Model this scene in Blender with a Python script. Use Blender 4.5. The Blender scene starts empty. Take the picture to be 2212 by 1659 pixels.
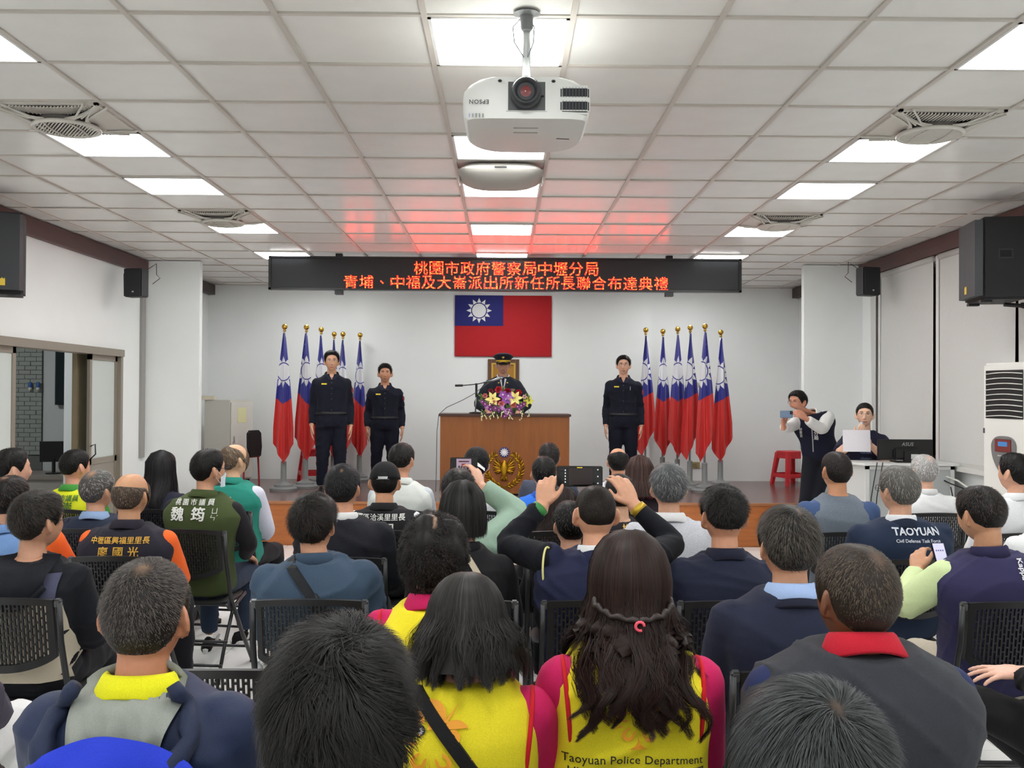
import bpy, bmesh, math, random
import numpy as np
from mathutils import Vector, Matrix
from mathutils.bvhtree import BVHTree

SC = bpy.context.scene
COL = SC.collection
PI = math.pi
RNG = np.random.default_rng(11)
A = np.array

# ------------------------------------------------------------------ camera, world, exposure
F, CAMZ = 2110.0, 1.70            # focal length in pixels of the 2212-wide frame, eye height of the photographer
def _rot(p, y, r):
    cx, sx, cz, sz, cy, sy = math.cos(p), math.sin(p), math.cos(y), math.sin(y), math.cos(r), math.sin(r)
    return A([[cz, -sz, 0], [sz, cz, 0], [0, 0, 1]]) @ A([[1, 0, 0], [0, cx, -sx], [0, sx, cx]]) @ A([[cy, 0, sy], [0, 1, 0], [-sy, 0, cy]])
RC = _rot(.01052, -.00828, -.00542)
cd = bpy.data.cameras.new('camera'); cam = bpy.data.objects.new('camera', cd); COL.objects.link(cam)
cd.sensor_width = 36; cd.lens = 36*F/2212; cd.clip_start = .05; cd.clip_end = 100
_m = Matrix.Identity(4)
for i in range(3):
    _m[i][0] = RC[i, 0]; _m[i][1] = RC[i, 2]; _m[i][2] = -RC[i, 1]
_m[2][3] = CAMZ
cam.matrix_world = _m
SC.camera = cam
w = bpy.data.worlds.new('world'); SC.world = w; w.use_nodes = True
w.node_tree.nodes['Background'].inputs[0].default_value = (.55, .6, .7, 1)
w.node_tree.nodes['Background'].inputs[1].default_value = .05
SC.view_settings.view_transform = 'Standard'; SC.view_settings.look = 'None'
SC.view_settings.gamma = 1; SC.view_settings.exposure = 0.0; SC.view_settings.use_curve_mapping = False
PANEL = 20.0                       # emission of the recessed ceiling light panels

def at(u, v, Y):
    "world point seen at pixel (u, v) on the plane y = Y"
    d = RC @ A([(u-1106)/F, 1, -(v-829.5)/F])
    return d*(Y/d[1]) + A([0, 0, CAMZ])

# ------------------------------------------------------------------ materials
def lin(c):
    c = A(c, float)/255
    return np.where(c <= .04045, c/12.92, ((c+.055)/1.055)**2.4)
_MC = {}
def M(col, rough=.6, kind=None, metal=0, spec=.5, emit=0, alpha=None, **k):
    key = (tuple(col), rough, kind, metal, spec, emit, tuple(sorted(k.items())))
    if key in _MC: return _MC[key]
    m = bpy.data.materials.new('%s_%d' % (kind or 'plain', len(_MC))); m.use_nodes = True
    nt = m.node_tree; N = nt.nodes; b = N['Principled BSDF']; L = nt.links.new
    c = tuple(lin(col)) + (1,)
    b.inputs['Base Color'].default_value = c
    b.inputs['Roughness'].default_value = rough; b.inputs['Metallic'].default_value = metal
    b.inputs['Specular IOR Level'].default_value = spec
    if emit:
        b.inputs['Emission Color'].default_value = c; b.inputs['Emission Strength'].default_value = emit
    def node(t, **kw):
        n = N.new(t)
        for a_, v_ in kw.items(): n.inputs[a_].default_value = v_
        return n
    tc = node('ShaderNodeTexCoord')
    def bump(src, strength, dist):
        bp = node('ShaderNodeBump', Strength=strength, Distance=dist); L(src, bp.inputs['Height']); L(bp.outputs[0], b.inputs['Normal'])
    def tint(src, lo, hi):
        mr = node('ShaderNodeMapRange'); mr.inputs[3].default_value = lo; mr.inputs[4].default_value = hi; L(src, mr.inputs[0])
        hs = node('ShaderNodeHueSaturation'); hs.inputs['Color'].default_value = c; L(mr.outputs[0], hs.inputs['Value']); L(hs.outputs[0], b.inputs['Base Color'])
    if kind == 'cloth':
        n1 = node('ShaderNodeTexNoise', Scale=420.0, Detail=2.0); L(tc.outputs['Object'], n1.inputs['Vector'])
        n2 = node('ShaderNodeTexNoise', Scale=9.0, Detail=4.0); L(tc.outputs['Object'], n2.inputs['Vector'])
        ad = N.new('ShaderNodeMath'); ad.operation = 'MULTIPLY_ADD'; L(n2.outputs[0], ad.inputs[0]); ad.inputs[1].default_value = 6; L(n1.outputs[0], ad.inputs[2])
        bump(ad.outputs[0], .35, .002); tint(n1.outputs[0], .8, 1.2)
        b.inputs['Specular IOR Level'].default_value = .2; b.inputs['Sheen Weight'].default_value = k.get('sheen', .03); b.inputs['Sheen Roughness'].default_value = .5
    elif kind == 'skin':
        n1 = node('ShaderNodeTexNoise', Scale=60.0, Detail=4.0); L(tc.outputs['Object'], n1.inputs['Vector'])
        tint(n1.outputs[0], .88, 1.12); bump(n1.outputs[0], .12, .002)
        b.inputs['Subsurface Weight'].default_value = .08; b.inputs['Subsurface Radius'].default_value = (.01, .004, .002)
    elif kind == 'wall':
        n1 = node('ShaderNodeTexNoise', Scale=90.0, Detail=5.0); L(tc.outputs['Object'], n1.inputs['Vector'])
        n2 = node('ShaderNodeTexNoise', Scale=1.3, Detail=6.0); L(tc.outputs['Object'], n2.inputs['Vector'])
        bump(n1.outputs[0], .12, .002); tint(n2.outputs[0], .94, 1.05)
    elif kind == 'wood':
        mp = node('ShaderNodeMapping'); mp.inputs['Scale'].default_value = k.get('scale', (9, 9, .6)); L(tc.outputs['Object'], mp.inputs['Vector'])
        n1 = node('ShaderNodeTexNoise', Scale=5.0, Detail=8.0, Roughness=.65, Distortion=.6); L(mp.outputs[0], n1.inputs['Vector'])
        tint(n1.outputs[0], .62, 1.4); bump(n1.outputs[0], .08, .002)
    elif kind == 'tile':
        n1 = node('ShaderNodeTexNoise', Scale=3.0, Detail=6.0); L(tc.outputs['Object'], n1.inputs['Vector']); tint(n1.outputs[0], .94, 1.05)
    elif kind == 'plastic':
        n1 = node('ShaderNodeTexNoise', Scale=700.0, Detail=2.0); L(tc.outputs['Object'], n1.inputs['Vector']); bump(n1.outputs[0], .15, .001)
    elif kind == 'hair':
        at_ = N.new('ShaderNodeAttribute'); at_.attribute_name = 'shade'
        ab = N.new('ShaderNodeAttribute'); ab.attribute_name = 'bare'
        mx = N.new('ShaderNodeMix'); mx.data_type = 'RGBA'; L(at_.outputs['Fac'], mx.inputs[0])
        mx.inputs[6].default_value = c; mx.inputs[7].default_value = tuple(lin(k['tip'])) + (1,)
        m2 = N.new('ShaderNodeMix'); m2.data_type = 'RGBA'; L(ab.outputs['Fac'], m2.inputs[0]); L(mx.outputs[2], m2.inputs[6])
        m2.inputs[7].default_value = tuple(lin(k.get('scalp', (150, 112, 90)))) + (1,)
        L(m2.outputs[2], b.inputs['Base Color'])
    elif kind == 'heather':
        mp = node('ShaderNodeMapping'); mp.inputs['Scale'].default_value = (40, 40, 260); L(tc.outputs['Object'], mp.inputs['Vector'])
        n1 = node('ShaderNodeTexNoise', Scale=2.0, Detail=3.0); L(mp.outputs[0], n1.inputs['Vector']); tint(n1.outputs[0], .6, 1.4)
    elif kind == 'glass':
        b.inputs['Transmission Weight'].default_value = k.get('trans', 1); b.inputs['IOR'].default_value = 1.45
    elif kind == 'led':
        n1 = node('ShaderNodeTexNoise', Scale=60.0, Detail=1.0); L(tc.outputs['Object'], n1.inputs['Vector'])
        rp = N.new('ShaderNodeValToRGB'); rp.color_ramp.elements[0].color = (1, .004, .003, 1); rp.color_ramp.elements[0].position = .45
        rp.color_ramp.elements[1].color = (1, .055, .008, 1); rp.color_ramp.elements[1].position = .66
        L(n1.outputs[0], rp.inputs[0]); L(rp.outputs[0], b.inputs['Emission Color'])
    elif kind == 'ledmesh':
        n1 = node('ShaderNodeTexVoronoi', Scale=100.0); n1.inputs['Randomness'].default_value = 0; L(tc.outputs['Object'], n1.inputs['Vector']); tint(n1.outputs[0], .4, 2.0)
    _MC[key] = m
    return m

# ------------------------------------------------------------------ mesh building
def nrm(v): v = A(v, float); return v/(np.linalg.norm(v) + 1e-12)
class MB:
    def __init__(s): s.v = []; s.f = []; s.n = 0
    def add(s, V, Fc):
        V = np.asarray(V, float).reshape(-1, 3); s.v.append(V)
        s.f += [[i+s.n for i in q] for q in Fc]; s.n += len(V); return s
    def box(s, c, d, R=None):
        x, y, z = A(d)/2
        V = A([[a_*x, b_*y, e*z] for e in (-1, 1) for b_ in (-1, 1) for a_ in (-1, 1)])
        if R is not None: V = V @ A(R).T
        return s.add(V + A(c), [(0, 2, 3, 1), (4, 5, 7, 6), (0, 1, 5, 4), (2, 6, 7, 3), (0, 4, 6, 2), (1, 3, 7, 5)])
    def bx(s, x0, x1, y0, y1, z0, z1): return s.box(((x0+x1)/2, (y0+y1)/2, (z0+z1)/2), (abs(x1-x0), abs(y1-y0), abs(z1-z0)))
    def loft(s, rings, cap=True, closed=False):
        n = len(rings[0]); m = len(rings); V = np.concatenate([np.asarray(r, float) for r in rings]); Fc = []
        for i in range(m if closed else m-1):
            a_, b_ = i*n, ((i+1) % m)*n
            Fc += [(a_+j, a_+(j+1) % n, b_+(j+1) % n, b_+j) for j in range(n)]
        if cap and not closed:
            Fc += [list(range(n))[::-1], [(m-1)*n+j for j in range(n)]]
        return s.add(V, Fc)
    def tube(s, P, r, n=8, cap=True, closed=False, flat=1.0, up=None):
        P = np.asarray(P, float); m = len(P); r = np.broadcast_to(A(r, float), (m,))
        T = np.gradient(P, axis=0) if not closed else np.roll(P, -1, 0)-np.roll(P, 1, 0)
        T = T/(np.linalg.norm(T, axis=1)[:, None]+1e-12)
        u = nrm(np.cross(T[0], up if up is not None else ([0, 0, 1] if abs(T[0][2]) < .9 else [0, 1, 0])))
        th = np.linspace(0, 2*PI, n, endpoint=False); rings = []
        for i in range(m):
            u = nrm(u - T[i]*(u@T[i])); w_ = np.cross(T[i], u)
            rings.append(P[i] + r[i]*(np.cos(th)[:, None]*u + flat*np.sin(th)[:, None]*w_))
        return s.loft(rings, cap, closed)
    def cyl(s, p, q, r, r2=None, n=16): return s.tube([p, q], [r, r if r2 is None else r2], n)
    def lathe(s, prof, c=(0, 0, 0), n=24, ax=None, sx=1, sy=1):
        th = np.linspace(0, 2*PI, n, endpoint=False); rings = []
        for r, z in prof:
            R = np.stack([np.cos(th)*max(r, 1e-5)*sx, np.sin(th)*max(r, 1e-5)*sy, np.full(n, z)], 1)
            if ax is not None: R = R @ A(ax).T
            rings.append(R + A(c))
        return s.loft(rings)
    def ball(s, c, r, n=12, R=None):
        r = np.broadcast_to(A(r, float), (3,)); th = np.linspace(0, 2*PI, n, endpoint=False); rings = []
        for p in np.linspace(.02, PI-.02, max(5, n//2+1)):
            V = np.stack([np.sin(p)*np.cos(th)*r[0], np.sin(p)*np.sin(th)*r[1], np.full(n, -np.cos(p)*r[2])], 1)
            if R is not None: V = V @ A(R).T
            rings.append(V + A(c))
        return s.loft(rings)
    def grid(s, P, wrap=False, thick=None):
        P = np.asarray(P, float); m, n = P.shape[:2]; Fc = []
        for i in range(m-1):
            for j in range(n if wrap else n-1):
                Fc.append((i*n+j, i*n+(j+1) % n, (i+1)*n+(j+1) % n, (i+1)*n+j))
        return s.add(P.reshape(-1, 3), Fc)
    def slab(s, outline, y0, y1, plane='xz'):
        "extruded polygon; outline in (x, z), thickness along y"
        n = len(outline); V = [(p[0], y0, p[1]) for p in outline] + [(p[0], y1, p[1]) for p in outline]
        return s.add(V, [list(range(n)), list(range(2*n-1, n-1, -1))] + [(i, n+i, n+(i+1) % n, (i+1) % n) for i in range(n)])
    def mesh(s, name='m'):
        me = bpy.data.meshes.new(name); me.from_pydata(np.concatenate(s.v).tolist(), [], s.f); return me
    def build(s, name, mat, parent=None, smooth=False, bevel=0, segs=2, fix=True, **k):
        me = s.mesh(name)
        if bevel or fix:
            bm = bmesh.new(); bm.from_mesh(me)
            if fix: bmesh.ops.recalc_face_normals(bm, faces=bm.faces)
            if bevel:
                es = [e for e in bm.edges if len(e.link_faces) == 2 and e.calc_face_angle(0) > .6]
                bmesh.ops.bevel(bm, geom=es, offset=bevel, segments=segs, affect='EDGES', clamp_overlap=True)
            bm.to_mesh(me); bm.free()
        return obj(name, me, mat, parent, smooth, **k)
def obj(name, me, mat, parent=None, smooth=False, loc=None, **k):
    o = bpy.data.objects.new(name, me); COL.objects.link(o)
    if me is not None:
        for m in (mat if isinstance(mat, (list, tuple)) else [mat]): me.materials.append(m)
        if smooth: me.polygons.foreach_set('use_smooth', [True]*len(me.polygons))
        if smooth == 'auto':
            me.set_sharp_from_angle(angle=.7)
    if parent is not None: o.parent = parent
    if loc is not None: o.location = loc
    for a_, v_ in k.items(): o[a_] = v_
    return o
def thing(name, label, cat, loc=(0, 0, 0), rz=0, group=None):
    o = bpy.data.objects.new(name, None); COL.objects.link(o); o.empty_display_size = .1
    o.location = loc; o.rotation_euler = (0, 0, rz); o['label'] = label; o['category'] = cat
    if group: o['group'] = group
    return o
def tag(o, label, cat, group=None):
    o['label'] = label; o['category'] = cat
    if group: o['group'] = group
    return o
def struct(mb, name, mat, parent=None, **k):
    o = mb.build(name, mat, parent, **k)
    if parent is None: o['kind'] = 'structure'
    return o
def dup(root, loc, rz, label, group=None):
    r = root.copy(); COL.objects.link(r); r.location = loc; r.rotation_euler = (0, 0, rz); r['label'] = label
    if group: r['group'] = group
    for ch in list(root.children):
        c = ch.copy(); COL.objects.link(c); c.parent = r
        for g in list(ch.children):
            d = g.copy(); COL.objects.link(d); d.parent = c
    return r
def fastmesh(name, V, Q, attrs=None):
    me = bpy.data.meshes.new(name); V = np.asarray(V, np.float32); Q = np.asarray(Q, np.int32)
    me.vertices.add(len(V)); me.vertices.foreach_set('co', V.ravel())
    k = Q.shape[1]; me.loops.add(Q.size); me.loops.foreach_set('vertex_index', Q.ravel())
    me.polygons.add(len(Q)); me.polygons.foreach_set('loop_start', np.arange(0, Q.size, k, dtype=np.int32))
    me.update(calc_edges=True)
    for a_, v_ in (attrs or {}).items():
        t = me.attributes.new(a_, 'FLOAT', 'POINT'); t.data.foreach_set('value', np.asarray(v_, np.float32))
    me.validate(); return me
def remesh(mb, voxel, smooth=4, fac=.5):
    me = mb.mesh('tmp'); bm = bmesh.new(); bm.from_mesh(me); bmesh.ops.recalc_face_normals(bm, faces=bm.faces); bm.to_mesh(me); bm.free()
    o = bpy.data.objects.new('tmp', me); COL.objects.link(o)
    m = o.modifiers.new('r', 'REMESH'); m.mode = 'VOXEL'; m.voxel_size = voxel
    if smooth:
        m = o.modifiers.new('s', 'SMOOTH'); m.factor = fac; m.iterations = smooth
    dg = bpy.context.evaluated_depsgraph_get()
    r = bpy.data.meshes.new_from_object(o.evaluated_get(dg)); bpy.data.objects.remove(o); bpy.data.meshes.remove(me)
    return r
def coords(me):
    a_ = np.empty(len(me.vertices)*3, np.float32); me.vertices.foreach_get('co', a_); return a_.reshape(-1, 3).astype(float)
def setco(me, V): me.vertices.foreach_set('co', np.asarray(V, np.float32).ravel()); me.update()
def wrinkle(me, amp, scale, seed, aniso=(1, 1, 1)):
    V = coords(me); nn = np.empty(len(V)*3, np.float32); me.vertices.foreach_get('normal', nn); nn = nn.reshape(-1, 3)
    r = np.random.default_rng(seed); d = np.zeros(len(V)); X = V*A(aniso)
    for i in range(6):
        k1, k2 = r.normal(size=3)*scale, r.normal(size=3)*scale*.45
        d += (1-np.abs(np.sin(X@k1 + 1.9*np.sin(X@k2 + r.uniform(0, 6)) + r.uniform(0, 6))))**4*r.uniform(.5, 1)*(.5+.5*np.sin(X@(k2*.7)+r.uniform(0, 6)))
    setco(me, V + nn*((d-.35)*amp)[:, None])
def join_meshes(name, mes):
    bm = bmesh.new()
    for me in mes: bm.from_mesh(me)
    r = bpy.data.meshes.new(name); bm.to_mesh(r); bm.free(); return r
def text_mesh(s, size, bold=0.0, space=1.0, align='CENTER', depth=0.0, res=3):
    c = bpy.data.curves.new('t', 'FONT'); c.body = s; c.size = size; c.align_x = align; c.align_y = 'CENTER'
    c.offset = bold*size; c.space_character = space; c.resolution_u = res; c.extrude = depth
    o = bpy.data.objects.new('t', c); COL.objects.link(o)
    dg = bpy.context.evaluated_depsgraph_get(); me = bpy.data.meshes.new_from_object(o.evaluated_get(dg))
    bpy.data.objects.remove(o); bpy.data.curves.remove(c); return me
def print_on(parent, garment, s, x, z, size, mat, bold=.02, space=1.0, front=False, vertical=False, arch=0, sx=1, name='lettering', off=.0075, rot=0):
    "flat lettering laid on the back (or front) of a garment mesh"
    if vertical and rot == 0: s = '\n'.join(s)
    cjk = any(ord(q) > 0x2e00 for q in s)
    me = text_mesh(s, size, 0 if cjk else bold, space)
    if cjk and bold:
        cp = []
        for dx, dy in ((-1, 0), (1, 0), (0, -.7), (0, .7)):
            m2 = me.copy(); setco(m2, coords(m2)+A([dx*bold*.75*size, dy*bold*.75*size, 0])); cp.append(m2)
        me = join_meshes('lettering', cp)
    bm = bmesh.new(); bm.from_mesh(me)
    bmesh.ops.triangulate(bm, faces=bm.faces)
    for _ in range(3):
        es = [e for e in bm.edges if e.calc_length() > max(.007, size*.15)]
        if es: bmesh.ops.subdivide_edges(bm, edges=es, cuts=1); bmesh.ops.triangulate(bm, faces=bm.faces)
    bm.to_mesh(me); bm.free(); V = coords(me)
    if rot: V = V @ A([[0, -1, 0], [1, 0, 0], [0, 0, 1]])
    px = V[:, 0]*sx*(-1 if front else 1) + x; pz = V[:, 1] + z - arch*(V[:, 0]**2)
    bvh = BVHTree.FromPolygons([tuple(v) for v in coords(garment)], [tuple(p.vertices) for p in garment.polygons])
    y0 = 1.5 if front else -1.5; out = []; last = 0
    for a_, b_ in zip(px, pz):
        h = bvh.ray_cast(Vector((a_, y0, b_)), Vector((0, -1 if front else 1, 0)))
        if h[0] is not None: last = h[0].y
        out.append((a_, last + (off if front else -off), b_))
    setco(me, out)
    return obj(name, me, mat, parent)
# ------------------------------------------------------------------ people
def rotm(yaw=0, pitch=0, roll=0):
    cx, sx, cz, sz, cy, sy = math.cos(pitch), math.sin(pitch), math.cos(yaw), math.sin(yaw), math.cos(roll), math.sin(roll)
    return A([[cz, -sz, 0], [sz, cz, 0], [0, 0, 1]]) @ A([[1, 0, 0], [0, cx, -sx], [0, sx, cx]]) @ A([[cy, 0, sy], [0, 1, 0], [-sy, 0, cy]])
def skull(D, face=True):
    D = D/np.linalg.norm(D, axis=1)[:, None]
    n = 2.35; D = D/((np.abs(D)**n).sum(1)**(1/n))[:, None]
    x, y, z = D.T
    p = np.stack([x*.075, y*np.where(y > 0, .094, .101), z*np.where(z > 0, .111, .118)], 1)
    t = np.clip(-z, 0, 1)
    p[:, 0] *= 1-.34*t**1.6
    p[:, 1] *= np.where(y < 0, 1-.5*t**1.3, 1-.07*t)
    if face:
        X, Z = p[:, 0], p[:, 2]; ax = np.abs(X); g = lambda v, s: np.exp(-(v/s)**2)
        d = .023*g(X, .0115)*np.interp(Z, [-.05, -.041, -.032, 0, .026], [0, .35, 1, .5, 0])
        d += .008*g(ax-.011, .007)*g(Z+.034, .008) - .008*g(ax-.031, .016)*g(Z-.012, .011)
        d += .005*g(ax-.03, .022)*g(Z-.033, .008) + .0065*g(X, .02)*(g(Z+.060, .006)+g(Z+.073, .007))
        d += .009*g(X, .02)*g(Z+.103, .014) + .004*g(ax-.045, .015)*g(Z+.02, .02)
        p[:, 1] += np.where(y > .2, d, 0)
    return p
def dirs(th, ph):                       # th from the top, ph = 0 front, +-PI back
    return np.stack([np.sin(th)*np.sin(ph), np.sin(th)*np.cos(ph), np.cos(th)], -1)
def head_mesh(fine, neck_len, ears=1.0):
    th = np.linspace(.03, PI-.03, 44 if fine else 26); ph = np.linspace(-PI, PI, 72 if fine else 40, endpoint=False)
    T, P_ = np.meshgrid(th, ph, indexing='ij'); mb = MB()
    P = skull(dirs(T.ravel(), P_.ravel())).reshape(len(th), len(ph), 3); mb.loft(list(P))
    mb.tube([(0, -.012, -.03), (0, -.018, -.09), (0, -.026, -.135), (0, -.034, -neck_len-.05)], [.05, .054, .056, .068], 20)
    for s in (-1, 1):
        R = rotm(s*.62, .12, s*-.15)
        mb.ball((s*(.078+.006*ears), -.008, -.006), (.0075*ears, .021*ears, .033*ears), 12, R)
        mb.ball((s*.0765, -.001, -.034), (.008*ears, .011*ears, .013*ears), 8, R)
    return remesh(mb, (.0052 if fine == 1 else .0065) if fine else .009, 2, .45)
HLINE = ([0, 25, 45, 62, 72, 84, 100, 112, 140, 180], [50, 54, 60, 82, 97, 84, 88, 108, 119, 121])
def hair_mesh(H, seed):
    r = np.random.default_rng(seed); kind = H.get('kind', 'short'); thick = H.get('thick', .014); L = H.get('len', .022)
    N = H.get('n', 900); W = H.get('w', .0022); lift = H.get('lift', .5); curl = H.get('curl', 0); grey = H.get('grey', .25)
    hl = A(HLINE[1], float); hl[6:] -= H.get('nape', 0); hl[:4] += H.get('front', 0)
    th_max = lambda ph: np.interp(np.abs(np.degrees(ph)), HLINE[0], hl)*PI/180
    bald = H.get('bald')                  # (back, side, front) inner limit of the hair in degrees
    th_min = (lambda ph: np.interp(np.abs(np.degrees(ph)), [0, 40, 90, 180], [bald[2], bald[2], bald[1], bald[0]])*PI/180) if bald else (lambda ph: 0*ph+.02)
    VV, QQ, SH, BA = [], [], [], []; n0 = 0
    wh = dirs(A([H.get('wth', .5)]), A([PI-.25]))[0]
    part = H.get('part')                  # (x, half width, front-most and rear-most polar angle) of a visible scalp
    def bare(d):
        b = np.clip(1.2-np.linalg.norm(d-wh, axis=1)/max(H.get('crown', .0), 1e-3), 0, 1) if H.get('crown') else np.zeros(len(d))
        if part: b = np.maximum(b, np.clip(1.6-np.abs(d[:, 0]-part[0]-.05*np.sin(9*d[:, 1]))/part[1], 0, 1)*(d[:, 2] > part[2]))
        return b*H.get('bmax', .75)
    def push(V, Q, s, b):
        nonlocal n0
        VV.append(V); QQ.append(Q+n0); SH.append(s); BA.append(b); n0 += len(V)
    ph = np.linspace(-PI, PI, 64, endpoint=False); t = np.linspace(0, 1, 16)
    TH = th_min(ph)[None]+(th_max(ph)-th_min(ph))[None]*t[:, None]; PH = np.broadcast_to(ph, TH.shape)
    d = dirs(TH.ravel(), PH.ravel()); base = skull(d, False)
    fall = np.clip((1-t)/.3, 0, 1)**.6 if not bald else np.clip(np.minimum(1-t, t)/.25, 0, 1)**.6
    lump = 1+H.get('lump', .12)*(np.sin(7*d[:, 0]+3)+np.sin(9*d[:, 1]+d[:, 2]*6))/2
    off = thick*np.repeat(fall, len(ph))*lump+.0015
    V = base + d*off[:, None]
    m, n = TH.shape; ii, jj = np.meshgrid(np.arange(m-1), np.arange(n), indexing='ij'); q = np.stack([ii*n+jj, (ii+1)*n+jj, (ii+1)*n+(jj+1) % n, ii*n+(jj+1) % n], -1).reshape(-1, 4)
    if not bald:
        V = np.concatenate([V, [skull(A([[0, -.01, 1.]]), False)[0]+A([0, 0, thick])]]); d_ = np.concatenate([d, [[0, 0, 1]]])
        top = len(V)-1; q = np.concatenate([q, [[j, (j+1) % n, top, top] for j in range(0)]]) if False else q
        V = V[:-1]
    push(V, q, np.clip(r.normal(.02, .03, len(V)), 0, 1), bare(d))
    def ribbons(P, w, sh, nn=None):
        "P (N, k, 3) strand polylines to flat tapered ribbons"
        n_, k = P.shape[:2]; T = np.gradient(P, axis=1); nn = P if nn is None else nn
        wd = np.cross(T, nn); wd /= np.linalg.norm(wd, axis=2)[..., None]+1e-9
        tp = np.interp(np.linspace(0, 1, k), [0, .15, .6, 1], [.55, 1, .9, .15])[None, :, None]*w
        Vr = np.stack([P-wd*tp/2, P+wd*tp/2], 2).reshape(-1, 3)
        i = (np.arange(n_)[:, None]*k+np.arange(k-1)[None])*2; i = i.ravel()
        push(Vr, np.stack([i, i+1, i+3, i+2], 1), np.repeat(sh, k*2), np.zeros(n_*k*2))
    sh = np.clip(r.normal(grey, .18, 3*N), 0, 1)
    if H.get('salt'): sh = np.where(r.random(3*N) < H['salt'], r.uniform(.7, 1, 3*N), sh*.5)
    # strands growing on the scalp
    p0 = r.uniform(-PI, PI, 3*N); tm, tx = th_min(p0), th_max(p0)
    th = np.arccos(np.cos(tm)-(np.cos(tm)-np.cos(tx))*r.random(3*N)*.985)
    D = dirs(th, p0); D = D[r.random(len(D)) > bare(D)*.93][:N]; NN = len(D); P = skull(D, False)
    frac = (np.arccos(np.clip(D[:, 2], -1, 1))-th_min(np.arctan2(D[:, 0], D[:, 1])))/(th_max(np.arctan2(D[:, 0], D[:, 1]))-th_min(np.arctan2(D[:, 0], D[:, 1])))
    sc = np.clip((1.04-frac)/.35, .25, 1) if H.get('fade', True) else np.ones(NN)
    P = P + D*(thick*r.uniform(.7, 1.02, NN)*sc)[:, None]
    g = D-wh; g -= (g*D).sum(1)[:, None]*D; g /= np.linalg.norm(g, axis=1)[:, None]+1e-6
    comb = g + .5*np.cross(D, g) + A(H.get('comb', (0, 0, -.3)))
    if H.get('clump'):
        c = H['clump']; comb = comb + .9*np.stack([np.sin(c*D[:, 0]+2*np.sin(c*D[:, 2])), np.sin(c*D[:, 1]+1.5), np.sin(c*.9*D[:, 2]+c*D[:, 0])], 1)
    comb = comb + r.normal(0, H.get('rand', .35), (NN, 3)); comb -= (comb*D).sum(1)[:, None]*D
    comb /= np.linalg.norm(comb, axis=1)[:, None]+1e-6
    k = H.get('k', 4); seg = (L*sc*r.uniform(.6, 1.15, NN)/k)[:, None]; pts = [P]; ax2 = np.cross(D, comb); p1 = r.uniform(0, 6, NN)
    for i in range(k):
        f_ = i/max(1, k-1); dr = comb*(.55+.6*f_)+D*lift*(1-.9*f_)+A([0, 0, -.25*f_*H.get('grav', 1)])
        if curl: dr = dr+curl*(np.sin(p1+i*1.9)[:, None]*ax2+np.cos(p1+i*1.9)[:, None]*D)
        pts.append(pts[-1]+seg*dr/np.linalg.norm(dr, axis=1)[:, None])
    if N > 0: ribbons(np.stack(pts, 1), W, sh[:NN], np.broadcast_to(D[:, None], (NN, k+1, 3)))
    # long hair falling from the head
    if H.get('fall'):
        zl, flare, wave, yb, pmin = H['fall'], H.get('flare', .1), H.get('wave', 0), H.get('yb', -.13), H.get('pmin', 60)*PI/180
        def paths(phi, rad, jit, zend, kk):
            n_ = len(phi); thd = H.get('thd', 1.72); out = []; u = np.linspace(0, 1, kk); na = kk//3
            jl = r.uniform(-jit, jit, n_); w1, w2 = r.uniform(0, 6, n_), r.uniform(0, 6, n_)
            for i, a_ in enumerate(u):
                if i <= na:
                    d1 = dirs(.12+(thd-.12)*i/na+0*phi, phi); q1 = skull(d1, False)+d1*(rad+jl*.4)[:, None]; p_end = q1
                else:
                    s_ = (i-na)/(kk-1-na); q1 = p_end.copy(); hr = nrm2(p_end[:, :2])
                    q1[:, :2] += hr*((flare*s_*.2)+jl*s_)[:, None]
                    q1[:, 2] = p_end[:, 2]+(zend-p_end[:, 2])*s_
                    q1[:, 0] += wave*s_*np.sin(w1+s_*11); q1[:, 1] += wave*.6*s_*np.cos(w2+s_*10)
                    low = np.clip((-.10-q1[:, 2])/.10, 0, 1); back = np.clip(-p_end[:, 1]/.05, 0, 1)
                    q1[:, 1] = np.where(q1[:, 1] > yb-.004, q1[:, 1]*(1-low*back)+(yb-np.abs(jl)*.8)*low*back, q1[:, 1])
                out.append(q1)
            return np.stack(out, 1)
        nrm2 = lambda v: v/(np.linalg.norm(v, axis=1)[:, None]+1e-6)
        pg = np.concatenate([np.linspace(pmin, PI, 24), np.linspace(-PI, -pmin, 24)[1:]])
        SP = paths(pg, np.full(len(pg), thick*1.08+.002), 0, np.full(len(pg), -zl*H.get('shell', .93)), 13)
        n_ = len(pg); ii, jj = np.meshgrid(np.arange(n_-1), np.arange(12), indexing='ij'); q = np.stack([ii*13+jj, ii*13+jj+1, (ii+1)*13+jj+1, (ii+1)*13+jj], -1).reshape(-1, 4)
        db = skull(SP.reshape(-1, 3), False); dd = SP.reshape(-1, 3)/np.linalg.norm(SP.reshape(-1, 3), axis=1)[:, None]
        if not H.get('noshell'): push(SP.reshape(-1, 3), q, np.full(n_*13, .1), bare(dd)*(SP.reshape(-1, 3)[:, 2] > .02))
        nf = H.get('nf', N); nl = H.get('locks', 0)
        if nl:
            lp = r.uniform(pmin, PI, nl)*np.where(r.random(nl) < .5, -1, 1); lz = -zl*r.uniform(.72, 1.08, nl); LP = paths(lp, thick*r.uniform(.7, 1.3, nl), H.get('jit', .012)*1.6, lz, 19)
            li = r.integers(0, nl, nf); u_ = np.linspace(0, 1, 19)[None, :, None]; sp_ = r.normal(0, 1, (nf, 1, 3))*A([.010, .009, .004]); ph_ = r.uniform(0, 6, (nf, 1, 1))
            pp = np.clip(np.abs(lp[li])+r.normal(0, .16, nf), pmin, PI)*np.sign(lp[li]); TP = paths(pp, thick*r.uniform(1.0, 1.35, nf)+.002, 0, lz[li], 19)
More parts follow.
